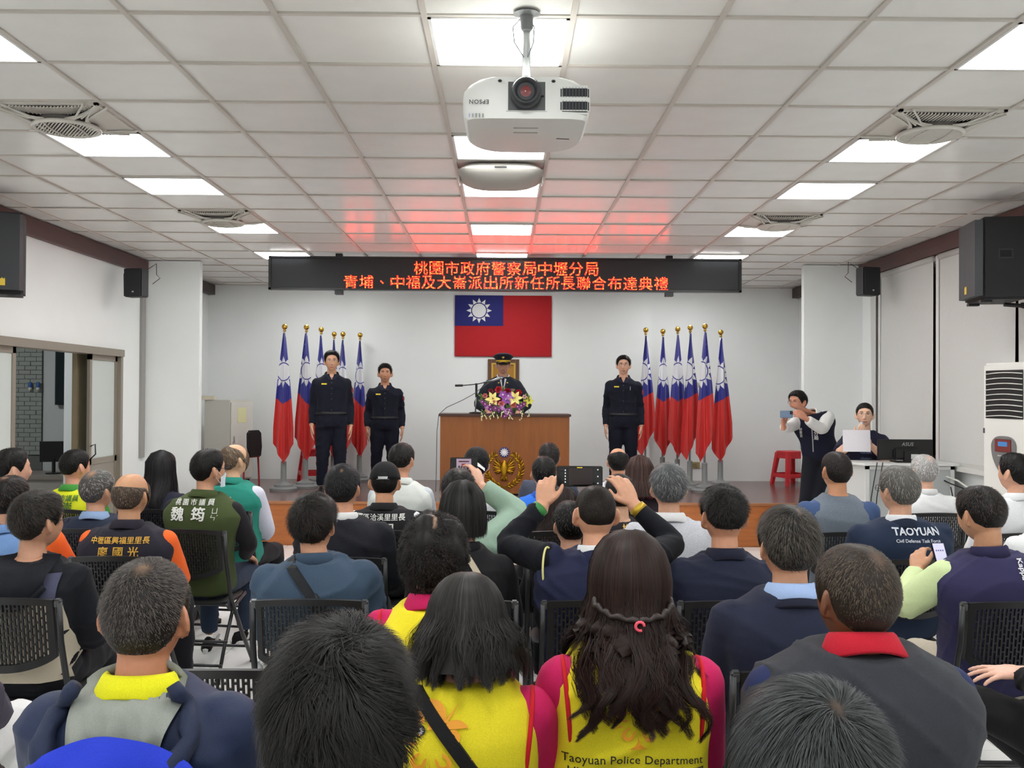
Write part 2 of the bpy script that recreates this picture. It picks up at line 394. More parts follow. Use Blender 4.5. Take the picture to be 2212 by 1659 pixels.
            tj = np.clip((u_-.30)/.30, 0, 1); FP = TP*(1-tj)+LP[li]*tj + sp_*tj*(1-.75*np.clip((u_-.6)/.4, 0, 1)) + .004*np.sin(14*u_+ph_)*tj
        else:
            pp = r.uniform(pmin, PI, nf)*np.where(r.random(nf) < .5, -1, 1)
            ze = -zl*r.uniform(.8, 1.06, nf)+H.get('side', 0)*np.abs(np.sin(pp))
            FP = paths(pp, thick*r.uniform(1.0, 1.35, nf)+.002, H.get('jit', .012), ze, 10)
        d1 = FP[:, 2]/np.linalg.norm(FP[:, 2], axis=1)[:, None]
        FP = FP[r.random(nf) > bare(d1)*.9]
        nn = FP.copy(); nn[..., 2] = 0
        ribbons(FP, H.get('wf', W*1.3), np.clip(r.normal(grey, .2, len(FP)), 0, 1), nn)
    return fastmesh('hair', np.concatenate(VV), np.concatenate(QQ), {'shade': np.concatenate(SH), 'bare': np.concatenate(BA)})

TORSO = [(-.13, .155, .118), (0, .176, .13), (.16, .168, .123), (.34, .162, .116), (.54, .172, .12), (.70, .186, .122), (.79, .186, .116), (.86, .168, .104), (.92, .134, .090), (.97, .098, .076), (1.05, .062, .062)]
def torso(mb, J, e=0, t0=-.13, t1=1.05, sh=1.0, ey=None):
    ey = e if ey is None else ey; ts = A([q[0] for q in TORSO]); rx = A([q[1] for q in TORSO]); ry = A([q[2] for q in TORSO])
    tt = np.unique(np.concatenate([[t0, t1], ts[(ts > t0) & (ts < t1)], np.linspace(t0, t1, 9)])); th = np.linspace(0, 2*PI, 28, endpoint=False); rings = []
    for t in tt:
        b_ = 1 if t < .3 else 1+(J['w']-1)*np.interp(t, [.3, .84, .97, 1.05], [0, 1, .6, 0]); gb = J['g'] if t < .9 else 1+(J['g']-1)*np.interp(t, [.9, 1.05], [1, 0])
        a_ = (np.interp(t, ts, rx)*b_*(gb if t < .6 else 1+(gb-1)*.4)+e)*(1+(sh-1)*np.interp(t, [.4, .7, .9, .98], [0, 1, 1, .2])); c_ = np.interp(t, ts, ry)*gb+ey
        o = J['hip']+(J['nb']-J['hip'])*t+J['fw']*J['slouch']*math.sin(PI*np.clip(t, 0, 1))
        cx, cy = np.cos(th), np.sin(th); p_ = 2/2.5
        rings.append(o + (np.sign(cx)*np.abs(cx)**p_*a_)[:, None]*J['lat'] + (np.sign(cy)*np.abs(cy)**p_*c_)[:, None]*J['fw'])
    return mb.loft(rings)
def arm(mb, a_, e=0, end=1.0, start=0, hang=0):
    S, E, Wr = a_['S'], a_['E'], a_['W']
    mb.ball(S, A([.056, .055, .056])*a_['g']+e, 14)
    P, R = [], []
    for t, r_ in ((0, .054), (.3, .054), (.65, .049), (.95, .043)): P.append(S+(E-S)*t); R.append(r_*a_['g']+e)
    if end > .5:
        for t, r_ in ((.04, .043), (.25, .044), (.6, .036), (1, .028)):
            if t <= (end-.5)*2+.001: P.append(E+(Wr-E)*t); R.append(r_*a_['g']+e*(1+hang*t*.4))
        if end < 1: P.append(E+(Wr-E)*(end-.5)*2); R.append(.032+e)
    else:
        P, R = [], []
        for t in np.linspace(0, end*2, 4): P.append(S+(E-S)*t); R.append(np.interp(t, [0, .3, .65, .95], [.054, .054, .050, .046])*a_['g']+e*(1+.6*t))
    P = A(P); return mb.tube(P, R, 16)
def hand(mb, Wr, f, n, side, curl=.35, spread=.05, s=1.0, thumb=.6):
    f = nrm(f); n = nrm(A(n)-f*(A(n)@f)); t = np.cross(n, f)*side
    def ring(p, wx, hz): 
        th = np.linspace(0, 2*PI, 14, endpoint=False); c_, s_ = np.cos(th), np.sin(th); q = .7
        return p + (np.sign(c_)*abs(c_)**q*wx)[:, None]*t + (np.sign(s_)*abs(s_)**q*hz)[:, None]*n
    mb.loft([ring(Wr-f*.03*s, .026*s, .020*s), ring(Wr+f*.005*s, .027*s, .018*s), ring(Wr+f*.035*s, .037*s, .017*s), ring(Wr+f*.07*s, .041*s, .014*s), ring(Wr+f*.09*s, .038*s, .011*s)])
    c = curl if hasattr(curl, '__len__') else [curl]*4
    for i, (o, l, b_) in enumerate(((.029, .074, .088), (.0095, .083, .092), (-.010, .077, .088), (-.0285, .060, .080))):
        p = Wr+t*o*s+f*(b_-.02)*s; d = nrm(f+t*spread*(1.5-i)); P = [p]; a_ = 0
        for sg, m in ((.02, 0), (.42*l, .55), (.32*l, 1.05), (.26*l, .8)):
            a_ += c[i]*m; P.append(P[-1]+(d*math.cos(a_)-n*math.sin(a_))*sg*s)
        mb.tube(P, A([.0095, .0095, .0088, .0080, .0068])*s, 10); mb.ball(P[-1], .0068*s, 8)
    p = Wr+f*.02*s+t*.022*s; d = nrm(f*.75+t*.75-n*.25*thumb); d2 = nrm(f*.95+t*(.35-.5*thumb)-n*.45*thumb)
    P = [p, p+d*.035*s, p+d*.035*s+nrm(d+d2)*.030*s, p+d*.035*s+nrm(d+d2)*.030*s+d2*.028*s]
    mb.tube(P, A([.016, .0125, .0105, .008])*s, 10); mb.ball(P[-1], .008*s, 8)
def ik(S, Wt, l1, l2, hint):
    d = Wt-S; D = np.linalg.norm(d); D2 = min(D, (l1+l2)*.995); u = d/D; Wt = S+u*D2
    a_ = (l1*l1-l2*l2+D2*D2)/(2*D2); h = math.sqrt(max(1e-6, l1*l1-a_*a_)); hp = nrm(A(hint)-u*(A(hint)@u))
    return S+u*a_+hp*h, Wt
def shoe(mb, ankle, f, s=1.0):
    f = nrm(A([f[0], f[1], 0])); t = np.cross([0, 0, 1], f); rings = []; a0 = A([ankle[0], ankle[1], 0])
    for d_, w_, h in ((-.075, .022, .05), (-.06, .034, .085), (-.01, .038, .10), (.05, .040, .075), (.11, .045, .055), (.16, .040, .045), (.19, .022, .032)):
        th = np.linspace(0, 2*PI, 14, endpoint=False); z = np.where(np.sin(th) > 0, np.sin(th)*(h-.03)+.03, .03+np.sin(th)*.03)
        rings.append(a0+f*d_*s+(np.cos(th)*w_*s)[:, None]*t+z[:, None]*A([0, 0, 1]))
    mb.loft(rings)
def collar(J, kind, mat, parent, name='collar'):
    nb = J['nb']; up = nrm(J['C']+A([0, -.02, -.06])-nb); up = nrm(up+A([0, 0, .8])); lat = J['lat']; fw = nrm(np.cross(up, lat)); cs = J.get('cs', 1.0)
    prof = {'flap': [(.060, .020), (.067, .027), (.073, .021), (.096, -.012), (.091, -.018), (.070, .010), (.062, -.014)],
            'shirt': [(.060, .030), (.066, .038), (.073, .032), (.101, -.014), (.096, -.020), (.070, .016), (.062, -.014)],
            'stand': [(.060, -.02), (.061, .022), (.066, .026), (.071, .020), (.080, -.02)],
            'band': [(.064, -.012), (.066, .004), (.071, .006), (.076, -.004), (.074, -.016)],
            'lapel': [(.064, .004), (.070, .012), (.078, .006), (.108, -.034), (.104, -.042), (.07, -.01)]}[kind]
    th = np.linspace(0, 2*PI, 36, endpoint=False); rings = []
    for r_, h in prof:
        c_, s_ = np.cos(th), np.sin(th); hh = h - np.where(s_ > 0, s_*.045, s_*.0) - .02*np.abs(c_)**2*(h < .02)
        rings.append(nb-up*.004+(c_*r_*1.06*cs)[:, None]*lat+(s_*r_*.98*cs)[:, None]*fw+hh[:, None]*up)
    mb = MB().loft(rings, closed=True)
    return mb.build(name, mat, parent, smooth=True)

SKIN = (206, 160, 130)
def person(label, x, y, top, S, yaw=0, floor=0):
    """one figure. top: height of the top of the hair; S: pose, build, hair and clothing. Local +y is the way the body faces."""
    S = dict(S); seed = S.get('seed', int(abs(x*1000)+abs(y*977)) % 9973); near = S.get('near', 0); sit = S.get('sit', True); H = S.get('hair', {})
    root = thing('person', label, 'person', (x, y, floor), yaw)
    if S.get('group'): root['group'] = S['group']
    hs = S.get('hs', 1.0); ht = top-floor; C = A([S.get('hx', 0), S.get('hy', -.03 if sit else .01), ht-(.111+H.get('thick', .014))*hs]) if 'C' not in S else A(S['C'], float)
    hip = A(S.get('hip', (0, 0, .55 if sit else ht*.515)), float)
    nb = A(S.get('nb', (C[0]*.6, C[1]-.035, C[2]-S.get('nbz', .140 if sit else .152)*hs)), float)
    up = nrm(nb-hip); lat = A([math.cos(S.get('twist', 0)), math.sin(S.get('twist', 0)), 0]); lat = nrm(lat-up*(lat@up)); fw = np.cross(up, lat)
    J = dict(hip=hip, nb=nb, lat=lat, fw=fw, g=S.get('g', 1.0), w=S.get('w', 1.0), slouch=S.get('slouch', -.02 if sit else 0), C=C, cs=S.get('cs', 1.0))
    skin = M(S.get('skin', SKIN), .5, 'skin'); vx = .0105 if near else (.0165 if S.get('fine') else .020)
    k = .27 if sit else ht*.158; inv = lambda p: rotm(-yaw) @ (A(p, float)-A([x, y, floor]))
    arms = []
    for i, s in enumerate((-1, 1)):                       # left of the body has local -x when it faces +y
        Sh = hip+(nb-hip)*S.get('sht', .805)+lat*s*.168*J['w']+fw*J['slouch']*.3+A([0, 0, S.get('shz', (0, 0))[i]])
        spec = S.get('arms', {}).get('LR'[i])
        if spec is None:
            if sit: spec = dict(W=(s*.10, .27, hip[2]+.10), hint=(s*.8, -.55, -.9), f=(-s*.35, .9, -.2), n=(0, .25, 1), curl=.3)
            else: spec = dict(W=(s*(.222*J['w']), .02, ht*.475), hint=(s*.2, -1, 0), f=(0, .06, -1), n=(s, .1, 0), curl=.25)
        Wt = inv(spec['at']) if 'at' in spec else A(spec['W'], float)
        if 'E' in spec: E, Wt = A(spec['E'], float), Wt
        else: E, Wt = ik(Sh, Wt, k*S.get('al', 1.02), k*.92*S.get('al', 1.02), spec['hint'])
        f = rotm(-yaw) @ A(spec['wf'], float) if 'wf' in spec else A(spec['f'], float); n_ = rotm(-yaw) @ A(spec['wn'], float) if 'wn' in spec else A(spec['n'], float)
        arms.append(dict(S=Sh, E=E, W=Wt, g=S.get('ag', 1.0), f=f, n=n_, curl=spec.get('curl', .3), side=s, sp=spec))
    J['arms'] = arms
    legs = S.get('legs')
    if legs is None:
        if sit: legs = [[(s*.085, .02, hip[2]-.02), (s*.12, .43, .52), (s*.125, .41+.05*s*S.get('foot', .3), .09)] for s in (-1, 1)]
        else: legs = [[(s*.085, 0, hip[2]-.02), (s*.10, .015, ht*.28), (s*.115, -.01, .09)] for s in (-1, 1)]
    legs = [[A(p, float) for p in l] for l in legs]
    # ---- the body: one skin surface from head to feet
    mb = MB(); torso(mb, J, -.014)
    for l in legs: mb.tube([l[0], l[0]+(l[1]-l[0])*.5, l[1], l[1]+(l[2]-l[1])*.35, l[2]], [.080*J['g'], .068, .052, .050, .036], 12)
    parts = [remesh(mb, .038, 3)]
    hv = S.get('hands', False)
    mb = MB()
    for a_ in arms:
        arm(mb, a_)
        hand(mb, a_['W'], a_['f'], a_['n'], a_['side'], a_['curl'], s=S.get('hsz', 1.0), thumb=a_['sp'].get('thumb', .6), spread=a_['sp'].get('spread', .05))
    parts.append(remesh(mb, (.0055 if near else .0066) if hv else .0135, 2, .4))
    RH = rotm(S.get('hyaw', 0), S.get('hpitch', 0), S.get('hroll', 0))
    hm = head_mesh(1 if S.get('face') else (2 if near else 0), C[2]-nb[2], S.get('ears', 1.0)); V = coords(hm)*hs
    wgt = np.clip((V[:, 2]+.13*hs)/(.05*hs), 0, 1)[:, None]; V = (V @ RH.T)*wgt + V*(1-wgt)
    sh_ = (nb-C)[:2]-A([0, -.035]); V[:, :2] += np.clip((-V[:, 2]-.05)/(C[2]-nb[2]-.05), 0, 1.3)[:, None]*sh_
    setco(hm, V+C); parts.append(hm)
    body = obj('body', join_meshes('body', parts), skin, root, True)
    for m_ in parts: bpy.data.meshes.remove(m_)
    if hv and S.get('nails', near):
        pass
    TH = lambda p: C+RH @ (A(p, float)*hs)
    # ---- hair
    if H and H.get('kind') != 'none':
        hmesh = hair_mesh(H, seed); setco(hmesh, (coords(hmesh)*hs) @ RH.T + C)
        J['hairobj'] = obj('hair', hmesh, M(H.get('col', (22, 20, 20)), H.get('rough', .5), 'hair', tip=H.get('tip', (70, 64, 60)), scalp=H.get('scalp', (140, 106, 86)), spec=.22), root, True)
    # ---- clothing
    out = {}
    for ci, c in enumerate(S.get('wear', [])):
        kind, colr = c[0], c[1]; o = c[2] if len(c) > 2 else {}; m = M(colr, o.get('rough', .8), o.get('mat', 'cloth')) if not isinstance(colr, bpy.types.Material) else colr
        if kind in ('shirt', 'jacket', 'vest'):
            e = o.get('e', {'shirt': .010, 'jacket': .017, 'vest': .021}[kind]); mb = MB(); under = kind == 'shirt' and any(q[0] in ('vest', 'jacket') for q in S['wear'])
            torso(mb, J, min(e, .001) if under else e, o.get('t0', -.12), o.get('t1', (.955 if under else 1.0) if kind != 'vest' else .99), o.get('sh', 1.04 if kind != 'vest' else 1.10))
            sl = o.get('sleeve', None if kind == 'vest' else 'long')
            if sl:
                for a_ in arms: arm(mb, a_, e*1.25, {'short': .40, 'half': .46, 'long': .97}[sl], hang=.4)
            elif not o.get('nocap'):
                for a_ in arms: mb.ball(a_['S']-lat*a_['side']*.022+A([0, 0, .004]), A([.055, .066, .060])+e*.55, 12)
            me = remesh(mb, vx, 4); wrinkle(me, o.get('wr', .0035)*(.5 if under else 2.6), o.get('ws', 9), seed+ci*7, (1, 1, 1.3))
            out[kind] = me; obj(o.get('name', kind), me, m, root, True)
            if kind == 'vest' and o.get('trim'):
                for a_ in arms:
                    s = a_['side']; th = np.linspace(0, 2*PI, 26, endpoint=False); c0 = a_['S']+A([s*o.get('tx', .0), 0, -.055])
                    ring = c0[None]+np.stack([0*th - s*.022*(1-np.sin(th))*.5+s*.004, np.cos(th)*(.088+e*.5), np.sin(th)*.118], 1) @ A([lat, fw, up])
                    MB().tube(ring, .0055, 8, closed=True, cap=False).build('armhole_trim', M(o['trim'], .8, 'cloth'), root, smooth=True)
        elif kind == 'sleeves':                       # sleeve colour that differs from the body of the shirt
            for a_ in arms:
                mb = MB(); arm(mb, a_, o.get('e', .0145), {'short': .40, 'half': .46, 'long': .97}[o.get('sleeve', 'long')], hang=.4)
                me = remesh(mb, vx, 3); wrinkle(me, .007, 10, seed+ci*5); obj('sleeve', me, m, root, True)
            if o.get('hem'):
                for a_ in arms:
                    d = nrm(a_['E']-a_['S']); p = a_['S']+(a_['E']-a_['S'])*.80; MB().tube([p-d*.004, p+d*.006], [.0735*a_['g'], .0735*a_['g']], 20).build('sleeve_hem', M(o['hem'], .8, 'cloth'), root, smooth=True)
        elif kind == 'pants':
            mb = MB(); torso(mb, J, .012, -.16, o.get('t1', .10))
            for l in legs: mb.tube([l[0], l[0]+(l[1]-l[0])*.5, l[1], l[1]+(l[2]-l[1])*.35, l[2]+(l[1]-l[2])*.06], A([.10*J['g'], .088, .072, .066, .056])*o.get('lg', 1), 16)
            me = remesh(mb, .0165 if (near or not sit) else .028, 3); wrinkle(me, .009, 10, seed+3); obj('trousers', me, m, root, True); out['pants'] = me
        elif kind == 'collar': collar(J, o.get('kind', 'flap'), m, root, o.get('name', 'collar'))
    if not S.get('noshoes'):
        for l in legs:
            mb = MB(); shoe(mb, l[2], (.15*np.sign(l[2][0]), 1, 0) if 'ff' not in S else S['ff']); so = mb.build('shoe', M(S.get('shoe', (22, 22, 24)), .5, 'plastic'), root, smooth=True)
    # ---- face
    if S.get('face'):
        bv = BVHTree.FromPolygons([tuple(v) for v in coords(hm_face(body))], [tuple(p.vertices) for p in body.data.polygons])
        def surf(px, pz, off=0):
            o_ = TH((px, .3, pz)); d_ = RH @ A([0, -1, 0]); h = bv.ray_cast(Vector(o_), Vector(d_)); p = A(h[0]) if h[0] is not None else TH((px, .09, pz)); return p-d_*off
        for s in (-1, 1):
            e_ = MB().ball(surf(s*.031, .010, -.0035), A([.0125, .007, .0050])*hs, 12, RH).build('eye', M((226, 220, 214), .3), root, smooth=True)
            MB().ball(surf(s*.031, .010, -.0005), A([.0052, .0052, .0048])*hs, 10, RH).build('iris', M((26, 18, 14), .2), e_, smooth=True)
            MB().tube([surf(s*(.031+dx), .0165-.5*dx*dx*100*.04, .0008) for dx in np.linspace(-.014, .015, 7)], A([.001, .0016, .002, .002, .002, .0016, .001])*hs, 6).build('eyelid', M((70, 48, 40), .6), root, smooth=True)
            MB().tube([surf(s*px, pz, .001) for px, pz in ((.014, .030), (.024, .034), (.036, .035), (.047, .031))], A([.0022, .0036, .0032, .0014])*hs, 6).build('eyebrow', M(S.get('brow', (34, 28, 26)), .8), root, smooth=True)
        mo = S.get('smile', 0)
        MB().tube([surf(px, -.0665+mo*abs(px)*.35, .0008) for px in np.linspace(-.024, .024, 9)], A([.001, .0034, .0048, .0052, .0048, .0052, .0048, .0034, .001])*hs, 8).build('lips', M(S.get('lips', (168, 104, 94)), .5, 'skin'), root, smooth=True)
        MB().tube([surf(px, -.067+mo*abs(px)*.35, .0048) for px in np.linspace(-.021, .021, 7)], [.0005, .0012, .0015, .0016, .0015, .0012, .0005], 6).build('mouth_line', M((92, 48, 44), .6), root, smooth=True)
    if S.get('glasses'):
        g = MB(); 
        for s in (-1, 1):
            th = np.linspace(0, 2*PI, 20, endpoint=False); P = [TH((s*.033+np.cos(a_)*.023, .106-abs(np.cos(a_)*.02+.033)*.12, .008+np.sin(a_)*.017)) for a_ in th]
            g.tube(P, .0014*S.get('gl', 1), 6, closed=True, cap=False); g.tube([TH((s*.056, .100, .014)), TH((s*.080, .07, .012)), TH((s*.083, 0, .008)), TH((s*.080, -.02, -.008))], .0016*S.get('gl', 1), 6)
        g.tube([TH((-.010, .106, .013)), TH((0, .109, .016)), TH((.010, .106, .013))], .0013, 6)
        g.build('glasses', M(S['glasses'], .3, metal=.3), root, smooth=True)
    return root, J, out, TH
def hm_face(body): return body.data
def strap(root, garment, pts, wd, mat, name='strap', th=.003):
    "band laid over the back of a garment through (x, z) points"
    bv = BVHTree.FromPolygons([tuple(v) for v in coords(garment)], [tuple(p.vertices) for p in garment.polygons]); P = []; pts = A(pts, float)
    t = np.linspace(0, 1, 18); seg = np.linspace(0, 1, len(pts)); xs, zs = np.interp(t, seg, pts[:, 0]), np.interp(t, seg, pts[:, 1]); last = -.12
    d = np.gradient(np.stack([xs, zs], 1), axis=0); d /= np.linalg.norm(d, axis=1)[:, None]; rows = []
    for i in range(len(t)):
        row = []
        for s in (-1, 1):
            a_, b_ = xs[i]-s*d[i, 1]*wd/2, zs[i]+s*d[i, 0]*wd/2; h = bv.ray_cast(Vector((a_, -1.5, b_)), Vector((0, 1, 0)))
            last = h[0].y if h[0] is not None else last+.01; row.append((a_, last, b_))
        rows.append(row)
    R_ = A(rows); rings = [[r_[0]-A([0, .013, 0]), r_[1]-A([0, .013, 0]), r_[1]+A([0, .002, 0]), r_[0]+A([0, .002, 0])] for r_ in R_]
    return MB().loft(rings).build(name, mat, root, smooth=False)

def drape(root, garment, pts, off, mat, name, th=.006):
    "cloth laid over the back: pts (m, n, 2) of (x, z), off (m, n) distance out from the garment"
    bv = BVHTree.FromPolygons([tuple(v) for v in coords(garment)], [tuple(p.vertices) for p in garment.polygons]); pts = np.asarray(pts, float); m, n = pts.shape[:2]; Y = np.full((m, n), np.nan)
    for i in range(m):
        for j in range(n):
            h = bv.ray_cast(Vector((pts[i, j, 0], -1.5, pts[i, j, 1])), Vector((0, 1, 0)))
            if h[0] is not None: Y[i, j] = h[0].y
    for i in range(m):
        g = np.where(~np.isnan(Y[i]))[0]
        if len(g): Y[i] = np.interp(np.arange(n), g, Y[i][g])
        elif i: Y[i] = Y[i-1]
    g = np.where(~np.isnan(Y[:, 0]))[0]
    for i in range(m):
        if np.isnan(Y[i, 0]): Y[i] = Y[g[0]]
    P = np.stack([pts[..., 0], Y-np.asarray(off), pts[..., 1]], -1)
    return MB().grid(P).build(name, mat, root, smooth=True, fix=False), P
# ------------------------------------------------------------------ the room
CEIL, YB, XW, YS, ZS = 3.2207, 13.8, 4.17, 10.95, .49      # ceiling, back wall, side walls, stage edge, stage height
GX, GY, GS = -.329, 3.917, .6                              # ceiling grid
WHITE = M((236, 239, 238), .75, 'wall'); WHITE2 = M((232, 233, 230), .7, 'wall')
TILEC = M((234, 233, 229), .25, 'tile', spec=.5); BAR = M((196, 190, 182), .45, spec=.4)
BROWN = M((82, 52, 50), .5, 'wood', scale=(2, .5, 6)); ALU = M((150, 142, 130), .4, metal=.35)
BLK = M((14, 14, 16), .5, 'plastic'); BLKS = M((20, 20, 22), .3); DARK = M((26, 27, 30), .55)

mb = MB().bx(-XW-.2, XW+.2, -5, YB+.2, CEIL+.04, CEIL+.12); ceiling = struct(mb, 'ceiling', M((200, 198, 192), .8))
mb = MB().bx(-XW, XW, -5, GY-GS, CEIL+.012, CEIL+.03); mb.build('rear_ceiling_boards', TILEC, ceiling)
xs = [-XW]+[GX+GS*i for i in range(-6, 8)]+[XW]; ys = [GY+GS*j for j in range(-1, 17)]+[YB]
LIGHTS = [(i, j) for i in (-4, 0, 4) for j in (0, 3, 5, 8, 11, 14)]
FANS = [(-4, 2), (4, 2), (-4, 7), (4, 7)]
bars = MB()
for x_ in xs[1:-1]: bars.bx(x_-.012, x_+.012, GY-GS, YB, CEIL-.002, CEIL+.03)
for y_ in ys[:-1]: bars.bx(-XW, XW, y_-.012, y_+.012, CEIL-.0005, CEIL+.03)
bars.bx(-XW, XW, YB-.02, YB, CEIL-.001, CEIL+.03)
bars.build('grid_bars', BAR, ceiling, kind='stuff')
tm = MB().bx(-.5, .5, -.5, .5, 0, .02).mesh('tile'); bm = bmesh.new(); bm.from_mesh(tm)
bmesh.ops.recalc_face_normals(bm, faces=bm.faces); bm.to_mesh(tm); bm.free(); tm.materials.append(TILEC)
rr = random.Random(4)
for a_ in range(len(xs)-1):
    for b_ in range(len(ys)-1):
        if (a_-7, b_-1) in LIGHTS or (a_-7, b_-1) in FANS: continue
        o = bpy.data.objects.new('ceiling_tile', tm); COL.objects.link(o); o.parent = ceiling
        o.location = ((xs[a_]+xs[a_+1])/2, (ys[b_]+ys[b_+1])/2, CEIL+.007+rr.uniform(-.001, .003)); o.scale = (xs[a_+1]-xs[a_]-.020, ys[b_+1]-ys[b_]-.020, 1)
        o.rotation_euler = (rr.uniform(-.003, .003), rr.uniform(-.003, .003), 0)
# light panels
GLOW = M((252, 253, 252), .5, emit=PANEL)
nm = {-4: 'in the left row', 0: 'in the middle row', 4: 'in the right row'}; od = {0: 'nearest the camera', 3: 'second from the camera', 5: 'third from the camera', 8: 'farthest from the camera', 11: 'above the stage behind the LED board', 14: 'above the back of the stage', -3: 'just behind the camera', -6: 'well behind the camera', -9: 'in the rear of the room', -12: 'at the rear wall'}
def panel(i, j):
    cx, cy = GX+GS*(i+.5), GY+GS*(j+.5)
    t = thing('ceiling_light', 'square white LED ceiling panel %s, %s' % (nm[i], od[j]), 'ceiling light', (cx, cy, CEIL), 0, 'ceiling light panels')
    f = MB(); h = .288
    for s in (-1, 1): f.bx(-h, h, s*h, s*(h-.014), -.004, .02); f.bx(s*h, s*(h-.014), -h, h, -.004, .02)
    f.build('frame', M((226, 226, 224), .4), t); MB().bx(-h+.014, h-.014, -h+.014, h-.014, 0, .01).build('diffuser', GLOW, t)
for i in (-4, 0, 4):
    for j in (0, 3, 5, 8, 11, 14, -3, -6, -9, -12): panel(i, j)
# recessed circulation fans
FW = M((206, 202, 194), .45); FD = M((96, 92, 88), .6)
def ceiling_fan(i, j, lab):
    cx, cy = GX+GS*(i+.5), GY+GS*(j+.5); t = thing('ceiling_fan', lab, 'fan', (cx, cy, CEIL), 0, 'ceiling circulation fans')
    h = .288; f = MB()
    for s in (-1, 1): f.bx(-h, h, s*h, s*(h-.022), -.012, .02); f.bx(s*h, s*(h-.022), -h, h, -.012, .02)
    f.build('frame', FW, t); MB().bx(-h, h, -h, h, .02, .03).build('backing', FD, t)
    for k in range(4):                          # concave ribs bowing from corner to corner, dropping to the hub ring
        P = []
        for a_ in np.linspace(-1, 1, 15): P.append((a_*h*.96, -h*.96+(1-a_*a_)*.14, -.012-(1-a_*a_)*.045))
        P = A(P) @ rotm(k*PI/2).T; rings = []
        for p in P:
            d = nrm([p[0], p[1], 0]); rings.append([p-d*.022+A([0, 0, -.006]), p+d*.014, p+d*.014+A([0, 0, .012]), p-d*.022+A([0, 0, .012])])
        MB().loft(rings).build('rib', FW, t, smooth='auto')
        g = MB()
        if k % 2 == 0:
            for a_ in np.linspace(-.86, .86, 27):
                y1 = -h*.96+(1-a_*a_)*.14; g.box((a_*h*.96, (-h*.96+y1)/2, -.010-(1-a_*a_)*.014), (.006, y1+h*.96, .012), rotm(0, 0, .5))
        else:
            g.grid([[(a_*h*.96, -h*.96+(1-a_*a_)*.14*q, -.010-(1-a_*a_)*.036*q) for a_ in np.linspace(-1, 1, 15)] for q in (0, .5, 1)])
        o = g.build('grille' if k % 2 == 0 else 'side_panel', FW, t, fix=False); o.data.transform(Matrix.Rotation(k*PI/2, 4, 'Z'))
        g = MB()
        for a_ in (-.16, 0, .16):
            d = A([math.sin(a_+PI/4), math.cos(a_+PI/4)]); g.tube([(d[0]*.20, d[1]*.20, -.045), (d[0]*.385, d[1]*.385, -.012)], .006, 6)
        o = g.build('corner_fins', FW, t); o.data.transform(Matrix.Rotation(k*PI/2, 4, 'Z'))
    th = np.linspace(0, 2*PI, 40, endpoint=False)
    MB().tube([(math.cos(a_)*.17, math.sin(a_)*.17, -.062) for a_ in th], .012, 8, closed=True, cap=False).build('hub_ring', FW, t, smooth=True)
    g = MB()
    for a_ in np.linspace(-.15, .15, 19):
        l = math.sqrt(max(0, .165**2-a_*a_)); g.box((a_, 0, -.062), (.006, 2*l, .010), rotm(0, 0, .4))
    g.build('hub_grille', FW, t).data.transform(Matrix.Rotation(.6, 4, 'Z'))
    MB().lathe([(.0, -.05), (.165, -.052), (.165, -.03), (0, -.03)], n=32).build('hub_plate', FD, t)
    g = MB()
    for s in (-1, 1): g.tube([(s*.05+.03*math.cos(a_)*s, .14*a_/1.1, -.069) for a_ in np.linspace(-1.1, 1.1, 9)], .004, 6)
    g.build('curved_louvre', FW, t)
for (i, j), lab in zip(FANS, ('cream ceiling circulation fan at upper left, the nearer left one', 'cream ceiling circulation fan at upper right, the nearer right one', 'small-looking ceiling fan on the left beside the farthest left light', 'small-looking ceiling fan on the right beside the farthest right light')): ceiling_fan(i, j, lab)
# rounded unit hanging under the middle row
t = thing('ceiling_unit', 'pale rounded unit hanging from the ceiling between two middle lights behind the projector', 'ceiling unit', (GX+.3, GY+GS*4.5, CEIL))
rings = []
for z_, q in ((-.004, .80), (-.026, .92), (-.040, 1.0), (-.050, .985), (-.075, .86), (-.098, .70), (-.116, .50), (-.126, .2)):
    th = np.linspace(0, 2*PI, 40, endpoint=False); c_, s_ = np.cos(th), np.sin(th); p_ = .42
    rings.append(np.stack([np.sign(c_)*abs(c_)**p_*.285*min(1, q+.03), np.sign(s_)*abs(s_)**p_*.27*q-.01, np.full(40, z_)], 1))
MB().loft(rings).build('shell', M((168, 165, 158), .55), t, smooth=True)
MB().bx(-.04, .04, -.292, -.278, -.045, -.038).build('slot', DARK, t)
for s in (-1, 1): MB().bx(s*.286, s*.278, -.06, .06, -.10, .0).build('side_bracket', M((226, 224, 218), .4), t)

# walls
mb = MB().bx(-XW-.2, -XW, -5, 6.3, 0, CEIL+.05).bx(-XW-.2, -XW, 6.3, 10.66, 2.14, CEIL+.05).bx(-XW-.2, -XW, 10.66, YB+.2, 0, CEIL+.05); wall_l = struct(mb, 'wall_left', WHITE)
mb = MB().bx(XW, XW+.2, -5, 6.4, 0, CEIL+.05).bx(XW, XW+.2, 6.4, 10.96, 0, 1.06).bx(XW, XW+.2, 6.4, 10.96, 2.98, CEIL+.05).bx(XW, XW+.2, 10.96, YB+.2, 0, CEIL+.05); wall_r = struct(mb, 'wall_right', WHITE)
u0, u1 = at(767, 700, YB-.06)[0], at(1403, 700, YB-.06)[0]
mb = MB().bx(-XW-.2, XW+.2, YB, YB+.2, 0, CEIL+.05); struct(mb, 'wall_back', WHITE); struct(MB().bx(u0, u1, YB-.08, YB-.001, ZS+.001, CEIL), 'wall_back_panel', WHITE)
struct(MB().bx(-XW-.2, XW+.2, -5.2, -5, 0, CEIL+.05), 'wall_rear', WHITE)
